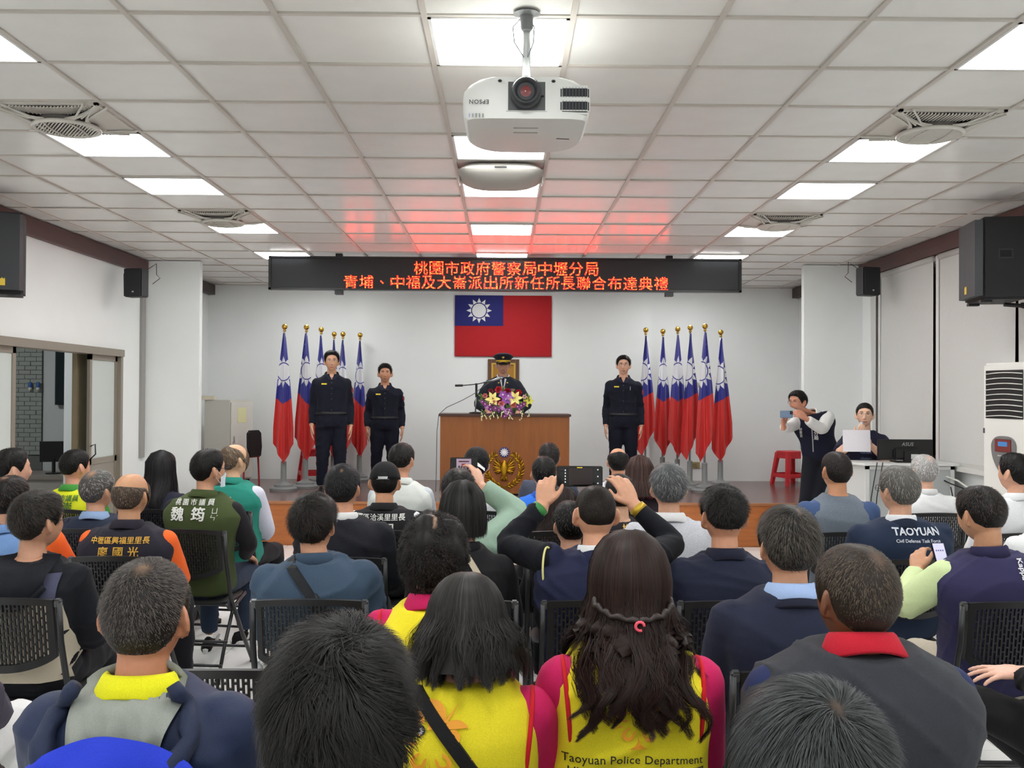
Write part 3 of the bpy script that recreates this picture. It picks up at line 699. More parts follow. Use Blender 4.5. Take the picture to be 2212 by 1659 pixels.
struct(MB().bx(-XW, -3.525, 11.32, 11.42, ZS+.001, CEIL), 'column_left', WHITE); struct(MB().bx(3.485, XW, 11.32, 11.42, ZS+.001, CEIL), 'column_right', WHITE)
struct(MB().bx(-XW, -XW+.055, 6.0, 11.31, CEIL-.16, CEIL-.005), 'trim_1', BROWN); struct(MB().bx(XW-.055, XW, 6.0, 11.31, CEIL-.16, CEIL-.005), 'trim_2', BROWN)
struct(MB().bx(-XW, -XW+.09, 11.43, YB, CEIL-.14, CEIL-.005), 'trim_3', M((70, 60, 58), .5)); struct(MB().bx(XW-.09, XW, 11.43, YB, CEIL-.14, CEIL-.005), 'trim_4', M((70, 60, 58), .5))
struct(MB().bx(-XW, -XW+.03, 11.2, 11.31, .95, CEIL-.35), 'trim_5', M((150, 148, 144), .5))       # cable duct in the left corner
# floor of white glazed tiles
floor = struct(MB().bx(-XW-.2, XW+.2, -5, YB, -.1, -.012), 'floor', M((150, 148, 145), .7))
FT = M((243, 242, 240), .14, 'tile', spec=.5)
fm = MB().bx(-.5, .5, -.5, .5, -.012, 0).mesh('floor_tile'); bm = bmesh.new(); bm.from_mesh(fm); bmesh.ops.recalc_face_normals(bm, faces=bm.faces); bm.to_mesh(fm); bm.free(); fm.materials.append(FT)
for a_ in range(-7, 7):
    for b_ in range(0, 19):
        x0, x1, y0, y1 = max(-XW, a_*.6), min(XW, a_*.6+.6), b_*.6-.1, min(YS, b_*.6+.5)
        if x1-x0 < .02 or y1-y0 < .02: continue
        o = bpy.data.objects.new('floor_tile', fm); COL.objects.link(o); o.parent = floor; o.location = ((x0+x1)/2, (y0+y1)/2, 0); o.scale = (x1-x0-.005, y1-y0-.005, 1)
MB().bx(-XW, XW, -5, -.1, -.012, 0).build('rear_floor_tiles', FT, floor)
# stage
st = thing('stage_platform', 'low wooden stage with dark glossy deck and orange-brown front', 'stage', (0, YS, 0))
MB().bx(-XW+.004, XW-.004, 0, YB-YS-.004, ZS-.03, ZS).build('deck', M((104, 78, 74), .22, 'wood', scale=(.8, 7, 7)), st)
for k in range(7):
    x0 = -XW+.004+k*1.2; x1 = min(XW-.006, x0+1.2); MB().bx(x0+.002, x1-.002, .012, .05, 0, ZS-.03).build('front_panel', M((176, 104, 52), .35, 'wood', scale=(.7, 6, 6)), st)
MB().bx(-XW+.004, XW-.004, -.005, .03, ZS-.028, ZS+.001).build('edge_strip', M((168, 112, 74), .3), st)  # lighter brown paints the highlight along the deck's front edge

# left sliding door and the passage behind it
FROST = M((196, 204, 200), .55, spec=.4)
d1 = struct(MB().bx(-XW-.13, -XW+.035, 6.3, 10.68, 2.085, 2.16).bx(-XW-.13, -XW+.02, 10.62, 10.68, 0, 2.09).bx(-XW-.13, -XW+.02, 6.3, 6.36, 0, 2.09).bx(-XW-.13, -XW, 6.3, 10.68, 0, .02), 'door_1', ALU)
def sash(y0, y1, x, grip):
    f = MB(); w_ = .055
    f.bx(x, x+.03, y0, y0+w_, .02, 2.085).bx(x, x+.03, y1-w_, y1, .02, 2.085).bx(x, x+.03, y0, y1, 2.03, 2.085).bx(x, x+.03, y0, y1, .96, 1.02).bx(x, x+.03, y0, y1, .02, .09)
    fo = f.build('sash', ALU, d1); MB().bx(x+.010, x+.018, y0+w_, y1-w_, 1.02, 2.03).build('frosted_pane', FROST, fo); MB().bx(x+.008, x+.022, y0+w_, y1-w_, .09, .96).build('kick_panel', M((142, 136, 126), .5), fo)
    if grip: MB().tube([(x+.03, y0+.03, 1.15), (x+.075, y0+.035, 1.17), (x+.08, y0+.035, 1.07), (x+.03, y0+.03, 1.02)], .007, 8).build('pull_handle', BLK, fo, smooth=True)
sash(7.1, 8.42, -XW-.05, False); sash(9.92, 10.62, -XW-.05, True); sash(6.36, 7.2, -XW-.09, False)
HW = M((186, 190, 186), .7, 'wall'); BR = M((140, 144, 138), .5, 'tile'); yh = 12.0
xb0, xb1, xe = at(-40, 800, yh)[0], at(92, 800, yh)[0], at(139, 800, yh)[0]
hall = struct(MB().bx(-8, -4.37, yh+.02, yh+.2, 0, CEIL).bx(-8.2, -8, 5.5, yh+.2, 0, CEIL).bx(-8.2, -4.37, 5.3, 5.5, 0, CEIL), 'wall_passage', HW)
struct(MB().bx(-8.2, -4.37, 5.3, yh+.2, -.1, 0), 'floor_passage', M((160, 158, 152), .3, 'tile')); struct(MB().bx(-8.2, -4.37, 5.3, yh+.2, CEIL, CEIL+.1), 'ceiling_passage', HW)
struct(MB().bx(at(139, 800, 11.0)[0], -4.37, 11.0, 11.15, 0, CEIL), 'wall_passage_pier', WHITE)
struct(MB().bx(-XW-.205, -XW-.155, 9.93, 10.24, 0, 2.1), 'trim_6', M((132, 118, 92), .6))
bmsh = MB().bx(-.5, .5, -.5, .5, -.5, .5).mesh('brick'); bmsh.materials.append(BR); r0 = random.Random(3)
MB().bx(-6.72, xb1, yh+.004, yh+.02, 0, CEIL).build('mortar', M((96, 98, 94), .8), hall)
for k in range(30):
    z_ = .93+k*.0545; x_ = xb1; half = k % 2
    while x_ > xb0-.2:
        wd_ = .07 if half else .142; half = 0; x0 = x_-wd_
        o = bpy.data.objects.new('brick', bmsh); COL.objects.link(o); o.parent = hall; o.location = ((x0+x_)/2, yh-.004+r0.uniform(-.002, .002), z_+.025); o.scale = (wd_-.007, .018, .0485); x_ = x0
for k, u_ in enumerate((65, 82)):
    p = at(u_, 836, yh-.05); t = thing('dispenser', '%s small white and blue bottle on the grey brick wall in the passage' % ('left', 'right')[k], 'dispenser', (p[0], yh-.05, p[2]-.06), 0, 'wall dispensers in the passage')
    MB().lathe([(.0, .02), (.018, .022), (.021, .05), (.020, .055)], n=14).build('cup', M((214, 214, 206), .4), t, smooth=True); MB().lathe([(.021, .055), (.024, .058), (.024, .11), (.015, .12), (0, .12)], n=14).build('cap', M((52, 92, 150), .4), t, smooth=True)
t = thing('wall_tv', 'tall dark flat screen hung on the passage wall', 'screen', (at(133, 800, yh)[0], yh, 1.6)); MB().bx(-.055, .3, -.05, 0, -.06, .64).build('case', M((20, 26, 28), .3), t); MB().bx(-.04, .29, -.054, -.048, -.03, .62).build('glass', M((30, 40, 42), .15), t)
t = thing('desk', 'grey office desk standing in the passage behind the sliding door', 'desk', (-5.55, 11.55, 0))
MB().bx(-.75, .6, -.4, .4, .70, .74).build('desk_top', M((128, 120, 112), .4), t)
for sx_ in (-.72, .56):
    for sy_ in (-.36, .36): MB().bx(sx_-.02, sx_+.02, sy_-.02, sy_+.02, 0, .70).build('leg', ALU, t)
MB().bx(-.7, .55, .36, .375, .25, .70).build('modesty_panel', M((150, 146, 138), .5), t); MB().bx(-.1, .56, -.38, -.1, .5, .7).build('drawer', M((150, 146, 140), .5), t)
p = at(116, 1000, 11.5); t = thing('monitor', 'black monitor on the passage desk', 'monitor', (p[0], 11.5, .74)); MB().box((0, 0, .26), (.30, .03, .24), rotm(.3, .1)).build('screen_case', BLK, t); MB().lathe([(.09, 0), (.09, .012), (.02, .015), (.02, .18)], n=18).build('stand', BLK, t)

t = thing('ceiling_light', 'unseen LED panel added to brighten the passage beyond the sliding door', 'ceiling light', (-6.2, 9.6, CEIL-.01)); MB().bx(-.3, .3, -.3, .3, 0, .01).build('diffuser', M((247, 251, 255), .5, emit=42), t); MB().bx(-.32, .32, -.32, .32, .002, .012).build('frame', M((226, 226, 224), .4), t)  # lamp out of view, added only to lift the dark passage
# right windows behind roller blinds
wf = MB()
for y_ in (6.4, 7.9, 9.36, 10.80): wf.bx(XW+.08, XW+.13, y_, y_+.06, 1.06, 2.98)
wf.bx(XW+.08, XW+.13, 6.4, 10.96, 1.06, 1.12).bx(XW+.08, XW+.13, 6.4, 10.96, 2.92, 2.98); w1 = struct(wf, 'window_1', ALU)
for y0, y1 in ((6.46, 7.9), (7.96, 9.36), (9.42, 10.80)): MB().bx(XW+.10, XW+.106, y0, y1, 1.12, 2.92).build('pane', M((16, 18, 22), .08), w1)
MB().bx(XW-.10, XW+.2, 6.35, 10.98, 1.03, 1.07).build('sill', M((206, 206, 202), .4), w1)
struct(MB().bx(XW-.035, XW, 10.70, 10.76, 1.07, 3.05), 'trim_7', M((224, 224, 220), .5)); struct(MB().bx(XW-.03, XW, 9.27, 9.33, 1.07, 3.05), 'trim_8', M((224, 224, 220), .5))
BL = M((206, 207, 204), .8, 'cloth')
for k, (y0, y1, lab) in enumerate(((9.385, 10.68, 'grey roller blind nearest the right column'), (7.86, 9.24, 'grey roller blind between the loudspeaker and the dark gap'), (6.4, 7.83, 'grey roller blind at the right edge behind the air conditioner'))):
    t = thing('roller_blind', lab, 'blind', (XW-.03, y0, 1.09), 0, 'roller blinds on the right wall'); n_ = 30
    P = [[(-.012*math.sin(a_*2.6*PI+k)*(1-q)-.03*math.exp(-((a_-.08)/.07)**2)*(1-q)**2, a_*(y1-y0), q*1.95) for a_ in np.linspace(0, 1, n_)] for q in np.linspace(0, 1, 14)]
    MB().grid(P).build('fabric', BL, t, smooth=True, fix=False); MB().bx(-.02, .006, 0, y1-y0, -.02, .012).build('bottom_rail', M((196, 196, 192), .5), t); MB().tube([(0, 0, 1.94), (0, y1-y0, 1.94)], .03, 12).build('roller_tube', M((190, 190, 186), .5), t, smooth=True)
t = thing('roller_blind', 'narrow grey blind strip beside the right column', 'blind', (XW-.03, 10.84, 1.09), 0, 'roller blinds on the right wall'); MB().grid([[(-.01*math.sin(a_*3), a_*.17*(.55+.45*q), q*1.95) for a_ in np.linspace(0, 1, 8)] for q in np.linspace(0, 1, 8)]).build('fabric', BL, t, smooth=True, fix=False); MB().bx(-.012, .006, 0, .10, -.02, .012).build('bottom_rail', M((196, 196, 192), .5), t)

# LED board over the stage edge
yl = 10.6; c0, c1 = at(580, 592, yl)[0], at(1602, 592, yl)[0]; zt, zb = at(1091, 556, yl)[2], at(1091, 628.5, yl)[2]; wl, hl_ = c1-c0, zt-zb
led = thing('led_sign', 'long black LED message board with red Chinese characters hung from the ceiling', 'sign', ((c0+c1)/2, yl, zb))
led.rotation_euler = (0, 0, 0)
MB().bx(-wl/2, wl/2, .012, .10, 0, hl_).build('case', BLKS, led)
MB().bx(-wl/2+.03, wl/2-.03, 0.006, .014, .025, hl_-.02).build('dot_matrix', M((22, 24, 27), .5, 'ledmesh'), led)
f = MB().bx(-wl/2, wl/2, -.004, .02, 0, .022).bx(-wl/2, wl/2, -.004, .02, hl_-.018, hl_)
for s in (-1, 1): f.bx(s*wl/2, s*(wl/2-.028), -.004, .02, 0, hl_)
f.build('frame', M((16, 17, 19), .35), led)
LEDM = M((255, 40, 20), .5, 'led', emit=15.0)
px = wl/1022
for s, cu, cv, n_ in (('桃園市政府警察局中壢分局', 1092.5, 580, 12), ('青埔、中福及大崙派出所新任所長聯合布達典禮', 1092.5, 611, 21)):
    wp = (402 if n_ == 12 else 704)/n_
    for k, ch_ in enumerate(s):
        me = text_mesh(ch_, 1, 0, 1.0, res=2); V = coords(me)[:, :2]
        if ch_ != '、': V = (V-(V.max(0)+V.min(0))/2)/(V.max(0)-V.min(0))*A([.88*wp, 29])
        else: V = (V-(V.max(0)+V.min(0))/2)*26
        setco(me, np.stack([V[:, 0]*px+(cu-1091+(k-(n_-1)/2)*wp)*px, np.full(len(V), .002), V[:, 1]*px+(628.5-cv)*px], 1)); obj('lit_character', me, LEDM, led)
for u_ in (731, 1447):
    xk = at(u_, 592, yl)[0]-(c0+c1)/2; MB().bx(xk-.035, xk+.035, .02, .09, hl_-.01, CEIL-zb).build('hanger', BLK, led); MB().bx(xk-.042, xk+.042, .01, .10, -.045, .01).build('foot_bracket', M((30, 32, 35), .4), led)

# projector
px_, py_, pz_ = .083, 3.82, 2.782
pj = thing('projector', 'white projector with a large dark lens, hung upside down from the ceiling on a pole', 'projector', (px_, py_, pz_)); PW = M((222, 224, 220), .35); hz = .166
def outline(wd, dp, n=48, p_=.36, fr=1.0):
    th = np.linspace(0, 2*PI, n, endpoint=False); c_, s_ = np.cos(th), np.sin(th)
    x_ = np.sign(c_)*abs(c_)**p_*wd*(1-np.where(s_ > 0, .22*s_**3, .0)); y_ = np.where(s_ > 0, abs(s_)**.6*dp*.62, -abs(s_)**.16*dp*.38*fr); return np.stack([x_, y_+dp*.38], 1)
rings = []
for z_, q, d_ in ((.0, .93, .54), (.012, .975, .57), (.04, .995, .585), (.09, 1.0, .585), (.115, .985, .58), (.138, .90, .56), (.158, .76, .52), (.166, .60, .47)):
    o2 = outline(.253*q, d_); rings.append(np.c_[o2[:, 0], o2[:, 1]+.01*(z_ > .12)*(z_-.12)*10, np.full(48, z_)])
MB().loft(rings).build('housing', PW, pj, smooth='auto')
MB().bx(-.100, .100, -.006, .05, .008, .164).build('lens_bezel', PW, pj, bevel=.02, segs=3); MB().bx(-.087, .087, -.0085, .02, .016, .156).build('lens_recess', M((70, 73, 76), .5), pj, bevel=.02, segs=3)
axl = A([[1, 0, 0], [0, 0, 1], [0, -1, 0]]).T @ np.eye(3); axl = A([[1, 0, 0], [0, 0, -1], [0, 1, 0]])   # lathe z runs towards the camera (-y)
lc = (-.004, -.004, .092); lo = MB().lathe([(.052, 0), (.055, .02), (.055, .055), (.050, .062), (.044, .063), (.038, .058), (.033, .046), (.030, .03), (0, .03)], lc, 32, axl).build('lens_barrel', M((44, 46, 50), .45), pj, smooth='auto')
MB().lathe([(.031, .040), (.022, .048), (0, .051)], lc, 28, axl).build('glass_element', M((120, 40, 44), .04, spec=1), lo, smooth=True); MB().lathe([(.056, .022), (.060, .026), (.060, .044), (.056, .048)], lc, 32, axl).build('focus_ring', M((58, 60, 64), .6), lo, smooth='auto')
MB().tube([(.056, -.010, .085), (.068, -.012, .085)], .004, 6).build('lens_lever', BLK, pj)
for z0 in (.028, .080):
    g = MB().bx(.133, .245, -.0075, .02, z0, z0+.045).build('vent', M((14, 15, 22), .6), pj, bevel=.007)
    for k in range(8): MB().bx(.142+k*.0125, .1435+k*.0125, -.0095, -.004, z0+.003, z0+.042).build('vent_fin', M((92, 94, 104), .5), g)
MB().bx(.128, .250, -.004, .03, .020, .134).build('vent_surround', PW, pj, bevel=.01)
me = text_mesh('EPSON', .0235, .012, 1.15); V = coords(me); setco(me, np.stack([-V[:, 0]-.187, np.full(len(V), -.0022), -V[:, 1]+.065], 1)); obj('lettering', me, M((52, 54, 58), .5), pj)
for k in range(5): MB().bx(-.226+k*.0135, -.2235+k*.0135, -.003, .003, .004, .018).build('status_light', M((70, 74, 130) if k == 0 else (90, 92, 94), .4, emit=1.5 if k == 0 else 0), pj)
for s, ty in ((.19, .13), (.13, .20)): MB().bx(-.05, .05, ty, ty+.012, -.0015, .001).build('label_strip', M((170, 168, 164), .5), pj)
MB().box((.16, .30, .001), (.055, .010, .004), rotm(.15)).build('foot_slot', M((52, 40, 40), .5), pj)
for s in (-1, 1): MB().bx(s*.105-.008, s*.105+.008, -.004, .01, .143, .153).build('catch', BLK, pj, bevel=.003)
pol = MB().cyl((0, .12, .166), (0, .06, CEIL-pz_), .017, n=18); pol.build('pole', M((190, 192, 192), .35, metal=.6), pj, smooth=True)
MB().bx(-.06, .06, .07, .17, .160, .172).build('mount_plate', M((216, 218, 216), .4), pj); MB().lathe([(.05, 0), (.055, -.006), (.028, -.014), (.026, -.06), (.02, -.07)], (0, .06, CEIL-pz_), 20).build('ceiling_cup', M((110, 112, 112), .4), pj, smooth='auto')
g = MB()
for a_ in ((-.055, .05, -.02), (.03, .02, -.01)): g.tube([(a_[0]*.4, .06, CEIL-pz_-.02), (a_[0], .05, CEIL-pz_-.06), (a_[0]*.9, .05, CEIL-pz_-.12), (a_[0]*.2, .08, CEIL-pz_-.17)], .0025, 6)
g.build('cable', M((96, 98, 104), .5), pj, smooth=True)
for s in (-1, 1): MB().tube([(s*.12, .06, .150), (s*.15, .05, .163), (s*.18, .06, .148)], .006, 8).build('adjuster_hook', M((196, 198, 196), .4), pj, smooth=True)

# loudspeakers
def big_speaker(x, y, rz, lab, s, bx0):
    t = thing('loudspeaker', lab, 'loudspeaker', (x, y, 2.43), rz)
    MB().bx(-.23, .23, .0, .31, 0, .62).build('cabinet', M((14, 14, 17), .6, 'plastic'), t, bevel=.015)
    P = [(-.23, .0), (-.205, -.05), (-.06, -.055), (.06, -.055), (.205, -.05), (.23, .0)]
    MB().loft([[(a_, b_, .03) for a_, b_ in P], [(a_, b_, .60) for a_, b_ in P]]).build('front_grille', M((38, 40, 44), .55, 'plastic'), t)
    sd = MB().bx(s*.232, s*.20, .10, .22, .30, .385).build('side_handle', M((34, 36, 40), .5), t, bevel=.006); MB().bx(s*.235, s*.21, .12, .20, .315, .365).build('hand_hole', M((4, 4, 6), .8), sd)
    b = MB().bx(bx0-.021, bx0+.021, -.060, -.052, .06, .105).build('badge', M((206, 176, 44), .4), t)
    MB().slab([(bx0+q_, z_) for q_, z_ in ((-.019, .105), (.019, .105), (.019, .118), (.009, .108), (0, .120), (-.009, .108), (-.019, .118))], -.060, -.054).build('badge_crest', M((206, 176, 44), .4), b)
    for a_ in (-.15, .15): MB().bx(a_-.03, a_+.03, 0, .08, -.018, 0).build('rubber_foot', BLK, t)
    MB().tube([(.0, .22, -.02), (.0, .34, -.03), (s*.05, .52, -.10), (s*.08, .62, -.26)], .016, 8).tube([(.0, .34, -.02), (s*.1, .62, -.02)], .014, 8).build('bracket', BLK, t)
    MB().tube([(s*.1, .3, .60), (s*.12, .42, .72), (s*.14, .52, .76)], .012, 8).build('upper_strut', BLK, t)
big_speaker(3.62, 7.5, -1.74, 'large black loudspeaker hung high on the right wall', 1, 0)
big_speaker(-3.84, 7.3, .40, 'large black loudspeaker cut off at the left picture edge', -1, .09)
def small_speaker(u, v, y, rz, lab, s):
    p = at(u, v, y); t = thing('wall_speaker', lab, 'loudspeaker', (p[0], y, p[2]), rz)
    MB().bx(-.10, .10, 0, .15, -.15, .15).build('cabinet', M((18, 20, 24), .5, 'plastic'), t, bevel=.01); MB().bx(-.094, .094, -.008, .0, -.144, .144).build('front_grille', M((30, 33, 38), .6, 'plastic'), t)
    MB().bx(.0, .02, -.0105, -.007, -.105, -.09).build('badge', M((190, 190, 186), .4), t); MB().tube([(s*.10, .06, -.13), (s*.135, .07, -.12), (s*.14, .07, .10), (s*.10, .06, .13)], .008, 8).build('yoke', DARK, t)
    MB().tube([(0, .15, .05), (s*.06, .2, .1), (s*.12, .22, .16)], .012, 8).build('wall_arm', DARK, t)
    MB().tube([(-s*.05, .16, .14), (-s*.12, .18, .19), (-s*.16, .19, .22), (-s*.17, .18, .10), (-s*.21, .18, .06), (-s*.13, .17, 0)], .004, 6).build('cable', M((90, 84, 80), .6), t)
small_speaker(286, 610, 10.3, -.2, 'small black wall speaker beside the left column', -1); small_speaker(1884, 607, 10.3, .25, 'small black wall speaker beside the right column', 1)
# ------------------------------------------------------------------ things on and around the stage
def flag_mat(dx, zs, R, xv, zv, sl):
    m = bpy.data.materials.new('flag_cloth'); m.use_nodes = True; nt = m.node_tree; b = nt.nodes['Principled BSDF']; L = nt.links.new
    tc = nt.nodes.new('ShaderNodeTexCoord'); sx_ = nt.nodes.new('ShaderNodeSeparateXYZ'); L(tc.outputs['Object'], sx_.inputs[0]); X, Z = sx_.outputs[0], sx_.outputs[2]
    def op(o, a_, b_=None):
        n = nt.nodes.new('ShaderNodeMath'); n.operation = o
        for i, q in enumerate((a_, b_)):
            if q is None: continue
            if isinstance(q, (int, float)): n.inputs[i].default_value = q
            else: L(q, n.inputs[i])
        return n.outputs[0]
    x, z = op('SUBTRACT', X, dx), op('SUBTRACT', Z, zs); x = op('MULTIPLY', x, 1.45)
    r = op('SQRT', op('ADD', op('MULTIPLY', x, x), op('MULTIPLY', z, z))); an = op('DIVIDE', op('ARCTAN2', x, z), PI/6)
    fr = op('MULTIPLY', op('ABSOLUTE', op('SUBTRACT', op('FRACT', op('ADD', an, 12.5)), .5)), 2.0)
    ray = op('MULTIPLY', op('LESS_THAN', fr, op('DIVIDE', op('SUBTRACT', R*1.95, r), R*.82)), op('GREATER_THAN', r, R*1.13)); disc = op('LESS_THAN', r, R)
    white = op('MAXIMUM', ray, disc); red = op('LESS_THAN', Z, op('ADD', op('MULTIPLY', op('ABSOLUTE', op('SUBTRACT', X, xv)), sl), zv))
    def mix(f_, a_, b_):
        n = nt.nodes.new('ShaderNodeMix'); n.data_type = 'RGBA'; L(f_, n.inputs[0])
        for i, q in ((6, a_), (7, b_)):
            if hasattr(q, 'name'): L(q, n.inputs[i])
            else: n.inputs[i].default_value = tuple(lin(q))+(1,)
        return n.outputs[2]
    col = mix(red, mix(white, (44, 46, 138), (226, 226, 230)), (206, 42, 38)); L(col, b.inputs['Base Color'])
    b.inputs['Roughness'].default_value = .55; b.inputs['Sheen Weight'].default_value = .15
    return m
GOLD = M((206, 164, 70), .22, metal=.9); STEEL = M((196, 198, 200), .3, metal=.7); GREYP = M((128, 130, 130), .5)
def pole_flag(u, v, y, lab, var, wf=1.0):
    p = at(u, v, y); h = p[2]-ZS; t = thing('flag_stand', lab, 'flag', (p[0], y, ZS), 0, 'flags on poles across the stage')
    MB().lathe([(.165, 0), (.168, .03), (.15, .045), (.118, .05), (.115, .075), (.075, .085), (.05, .10), (.036, .12), (.034, .36), (.022, .37), (0, .37)], n=28).build('base', GREYP, t, smooth='auto')
    MB().cyl((0, 0, .3), (0, 0, h-.03), .013, n=12).build('pole', STEEL, t, smooth=True); MB().ball((0, 0, h), .036, 16).lathe([(.012, h-.06), (.022, h-.05), (.012, h-.035)], n=12).build('finial', GOLD, t, smooth=True)
    dx, R, xv, zv, sl, side, tip = var; Ht = 1.62; n1, n2 = 41, 36
    P = []; rg = np.random.default_rng(int(u)); ph = rg.uniform(0, 6)
    for j in range(n2):
        q = j/(n2-1); wd_ = np.interp(q, [0, .06, .3, .6, .85, 1], [.010, .022, .062, .098, .128, .130])*wf; row = []
        for i in range(n1):
            s = i/(n1-1)*2-1; x_ = s*wd_+side*.03*q
            yb = -.02-.035*(1-s*s)-.028*q*math.sin(3.2*s*PI+ph)-.02*math.sin(5*s+q*3+ph)
            bot = 1-np.clip(abs(s-tip)*(.14 if s < tip else .17), 0, 1)         # lower hem hangs to a point
            row.append((x_, yb, -.02-Ht*q*(bot if q > .5 else 1+(bot-1)*(q*2)**2)))
        P.append(row)
    o = MB().grid(P).build('flag_cloth', flag_mat(dx, -.50, R, xv, zv, sl), t, smooth=True, fix=False); o.location = (0, 0, h-.06)
    MB().tube([(.016, -.012, h-.07), (.03*side, -.03, h-.22), (.02, -.02, h-.4)], .003, 6).build('halyard', M((222, 222, 222), .5), t)
VA = [(0, .105, 0, -.90, .75, 0, .1), (.015, .10, .05, -.94, 1.1, -.4, .3), (-.04, .11, -.5, -1.1, .55, .5, -.2), (-.055, .11, -.5, -1.10, .55, .2, -.5)]
nm1 = ['leftmost of the left cluster', 'second from the left, beside the tall officer', 'third from the left, partly behind the tall officer', 'mostly hidden behind the tall officer\'s head', 'showing just right of the tall officer\'s face', 'between the two left officers']
for k, (u, v, y, va) in enumerate(((615, 706, 12.16, 0), (662, 707, 12.5, 1), (694, 712, 12.95, 1), (722, 722, 13.45, 0), (741, 722, 13.2, 0), (778, 724, 13.5, 1))): pole_flag(u, v, y, 'sun flag on a grey stand, '+nm1[k], VA[va], .98 if k < 3 else .9)
nm2 = ['leftmost of the right cluster, touching the officer', 'second of the right cluster', 'third of the right cluster', 'fourth of the right cluster', 'tallest of the right cluster', 'rightmost of the right cluster']
for k, (u, v, y, va) in enumerate(((1395, 713, 13.1, 3), (1432, 716, 13.3, 0), (1464, 711, 12.9, 0), (1491, 708, 12.55, 3), (1523, 705, 12.2, 3), (1557, 718, 12.75, 2))): pole_flag(u, v, y, 'sun flag on a grey stand, '+nm2[k], VA[va], .95 if k != 5 else 1.05)
# flag on the back wall
yw = YB-.085; a0, a1 = at(983, 638, yw), at(1191, 771, yw); W_, H_ = a1[0]-a0[0], a0[2]-a1[2]
t = thing('wall_flag', 'large red flag with a white sun on a blue corner, flat on the back wall', 'flag', (a0[0], yw, a1[2])); RED = M((176, 32, 38), .65, 'cloth')
MB().bx(0, W_, -.025, 0, 0, H_).build('red_field', RED, t, bevel=.006); MB().bx(.0, W_*.5, -.030, -.02, H_*.5, H_).build('blue_canton', M((38, 40, 108), .65, 'cloth'), t)
cx, cz = W_*.25, H_*.75; th = np.linspace(0, 2*PI, 40, endpoint=False); MB().slab([(cx+math.cos(a_)*.098, cz+math.sin(a_)*.098) for a_ in th], -.034, -.028).build('white_sun', M((222, 222, 224), .6), t)
for k in range(12):
    a_ = k*PI/6; c_, s_ = math.sin(a_), math.cos(a_); MB().slab([(cx+c_*.111-s_*.029, cz+s_*.111+c_*.029), (cx+c_*.111+s_*.029, cz+s_*.111-c_*.029), (cx+c_*.178, cz+s_*.178)], -.034, -.028).build('sun_ray', M((222, 222, 224), .6), t)
# framed picture behind the podium
a0, a1 = at(1054, 776, yw), at(1121, 860, yw); t = thing('picture_frame', 'gold and brown framed panel on the wall behind the officer in the peaked cap', 'picture', ((a0[0]+a1[0])/2, yw, a1[2])); w2, h2 = (a1[0]-a0[0])/2, a0[2]-a1[2]
f = MB()
for s in (-1, 1): f.bx(s*w2, s*(w2-.05), -.035, 0, 0, h2)
f.bx(-w2+.051, w2-.051, -.0345, 0, h2-.05, h2).bx(-w2+.051, w2-.051, -.0345, 0, 0, .05).build('frame', M((92, 60, 36), .35, 'wood'), t)
f = MB()
for s in (-1, 1): f.bx(s*(w2-.05), s*(w2-.075), -.03, 0, .05, h2-.05)
f.bx(-w2+.076, w2-.076, -.0295, 0, h2-.075, h2-.051).bx(-w2+.076, w2-.076, -.0295, 0, .051, .075).build('gold_slip', M((196, 158, 72), .35, metal=.5), t); MB().bx(-w2+.07, w2-.07, -.015, 0, .07, h2-.07).build('panel', M((164, 116, 30), .45), t)
# sockets
for u_, v_, c_, w_, lab in ((1500, 1005, (176, 158, 112), .075, 'brass socket plate low on the back wall behind the right flags'), (1512, 832, (206, 200, 184), .06, 'cream switch plate on the back wall between two right flags'), (518, 943, (226, 226, 222), .05, 'white switch on the back wall beside the cabinet')):
    p = at(u_, v_, YB); t = thing('wall_plate', lab, 'socket', (p[0], YB, p[2])); MB().bx(-w_, w_, -.012, 0, -w_*.62, w_*.62).build('plate', M(c_, .35, metal=.4 if u_ == 1500 else 0), t, bevel=.003); MB().bx(-w_*.4, w_*.4, -.018, -.01, -w_*.35, w_*.35).build('rocker', M(A(c_)*.8, .4), t)
# podium
yp = 11.7; a0, a1 = at(951, 905, yp), at(1230, 905, yp); zt = at(1090, 894, yp)[2]; WD = M((140, 82, 34), .38, 'wood', scale=(3.5, 3.5, .35)); w2 = (a1[0]-a0[0])/2
pod = thing('podium', 'wide brown wooden podium with a gold wreath and eagle emblem on the stage', 'podium', ((a0[0]+a1[0])/2, yp, ZS)); hp = zt-ZS
MB().bx(-w2, w2, 0, .02, .02, hp-.025).build('front_panel', WD, pod)
for s in (-1, 1): MB().bx(s*w2, s*(w2-.025), .02, .58, .0, hp-.025).build('side_panel', WD, pod)
MB().bx(-w2-.02, w2+.02, -.03, .60, hp-.032, hp).build('top', M((74, 48, 40), .3, 'wood', scale=(.6, 5, 5)), pod, bevel=.006); MB().bx(-w2+.02, w2-.02, .04, .5, .02, .06).build('plinth', M((84, 54, 40), .4), pod); MB().bx(-w2+.025, w2-.025, .03, .55, hp*.55, hp*.55+.02).build('shelf', WD, pod)
em = at(1089, 1013, yp); ex, ez = em[0]-pod.location.x, em[2]-ZS; GL = M((204, 158, 40), .3, metal=.85); GLD = M((150, 108, 30), .35, metal=.85)
wr = MB().build
def leaf(mb, c, d, l, w_, y=-.004, th=.010):
    d = nrm(A([d[0], 0, d[1]])); n_ = A([-d[2], 0, d[0]]); c = A([c[0], y, c[1]]); R = []
    for q, ww in ((0, .06), (.25, .8), (.5, 1), (.75, .7), (1, .05)): R.append([c+d*l*q-n_*w_*ww, c+d*l*q+A([0, -th*ww, 0]), c+d*l*q+n_*w_*ww, c+d*l*q+A([0, th*.3, 0])])
    mb.loft(R)
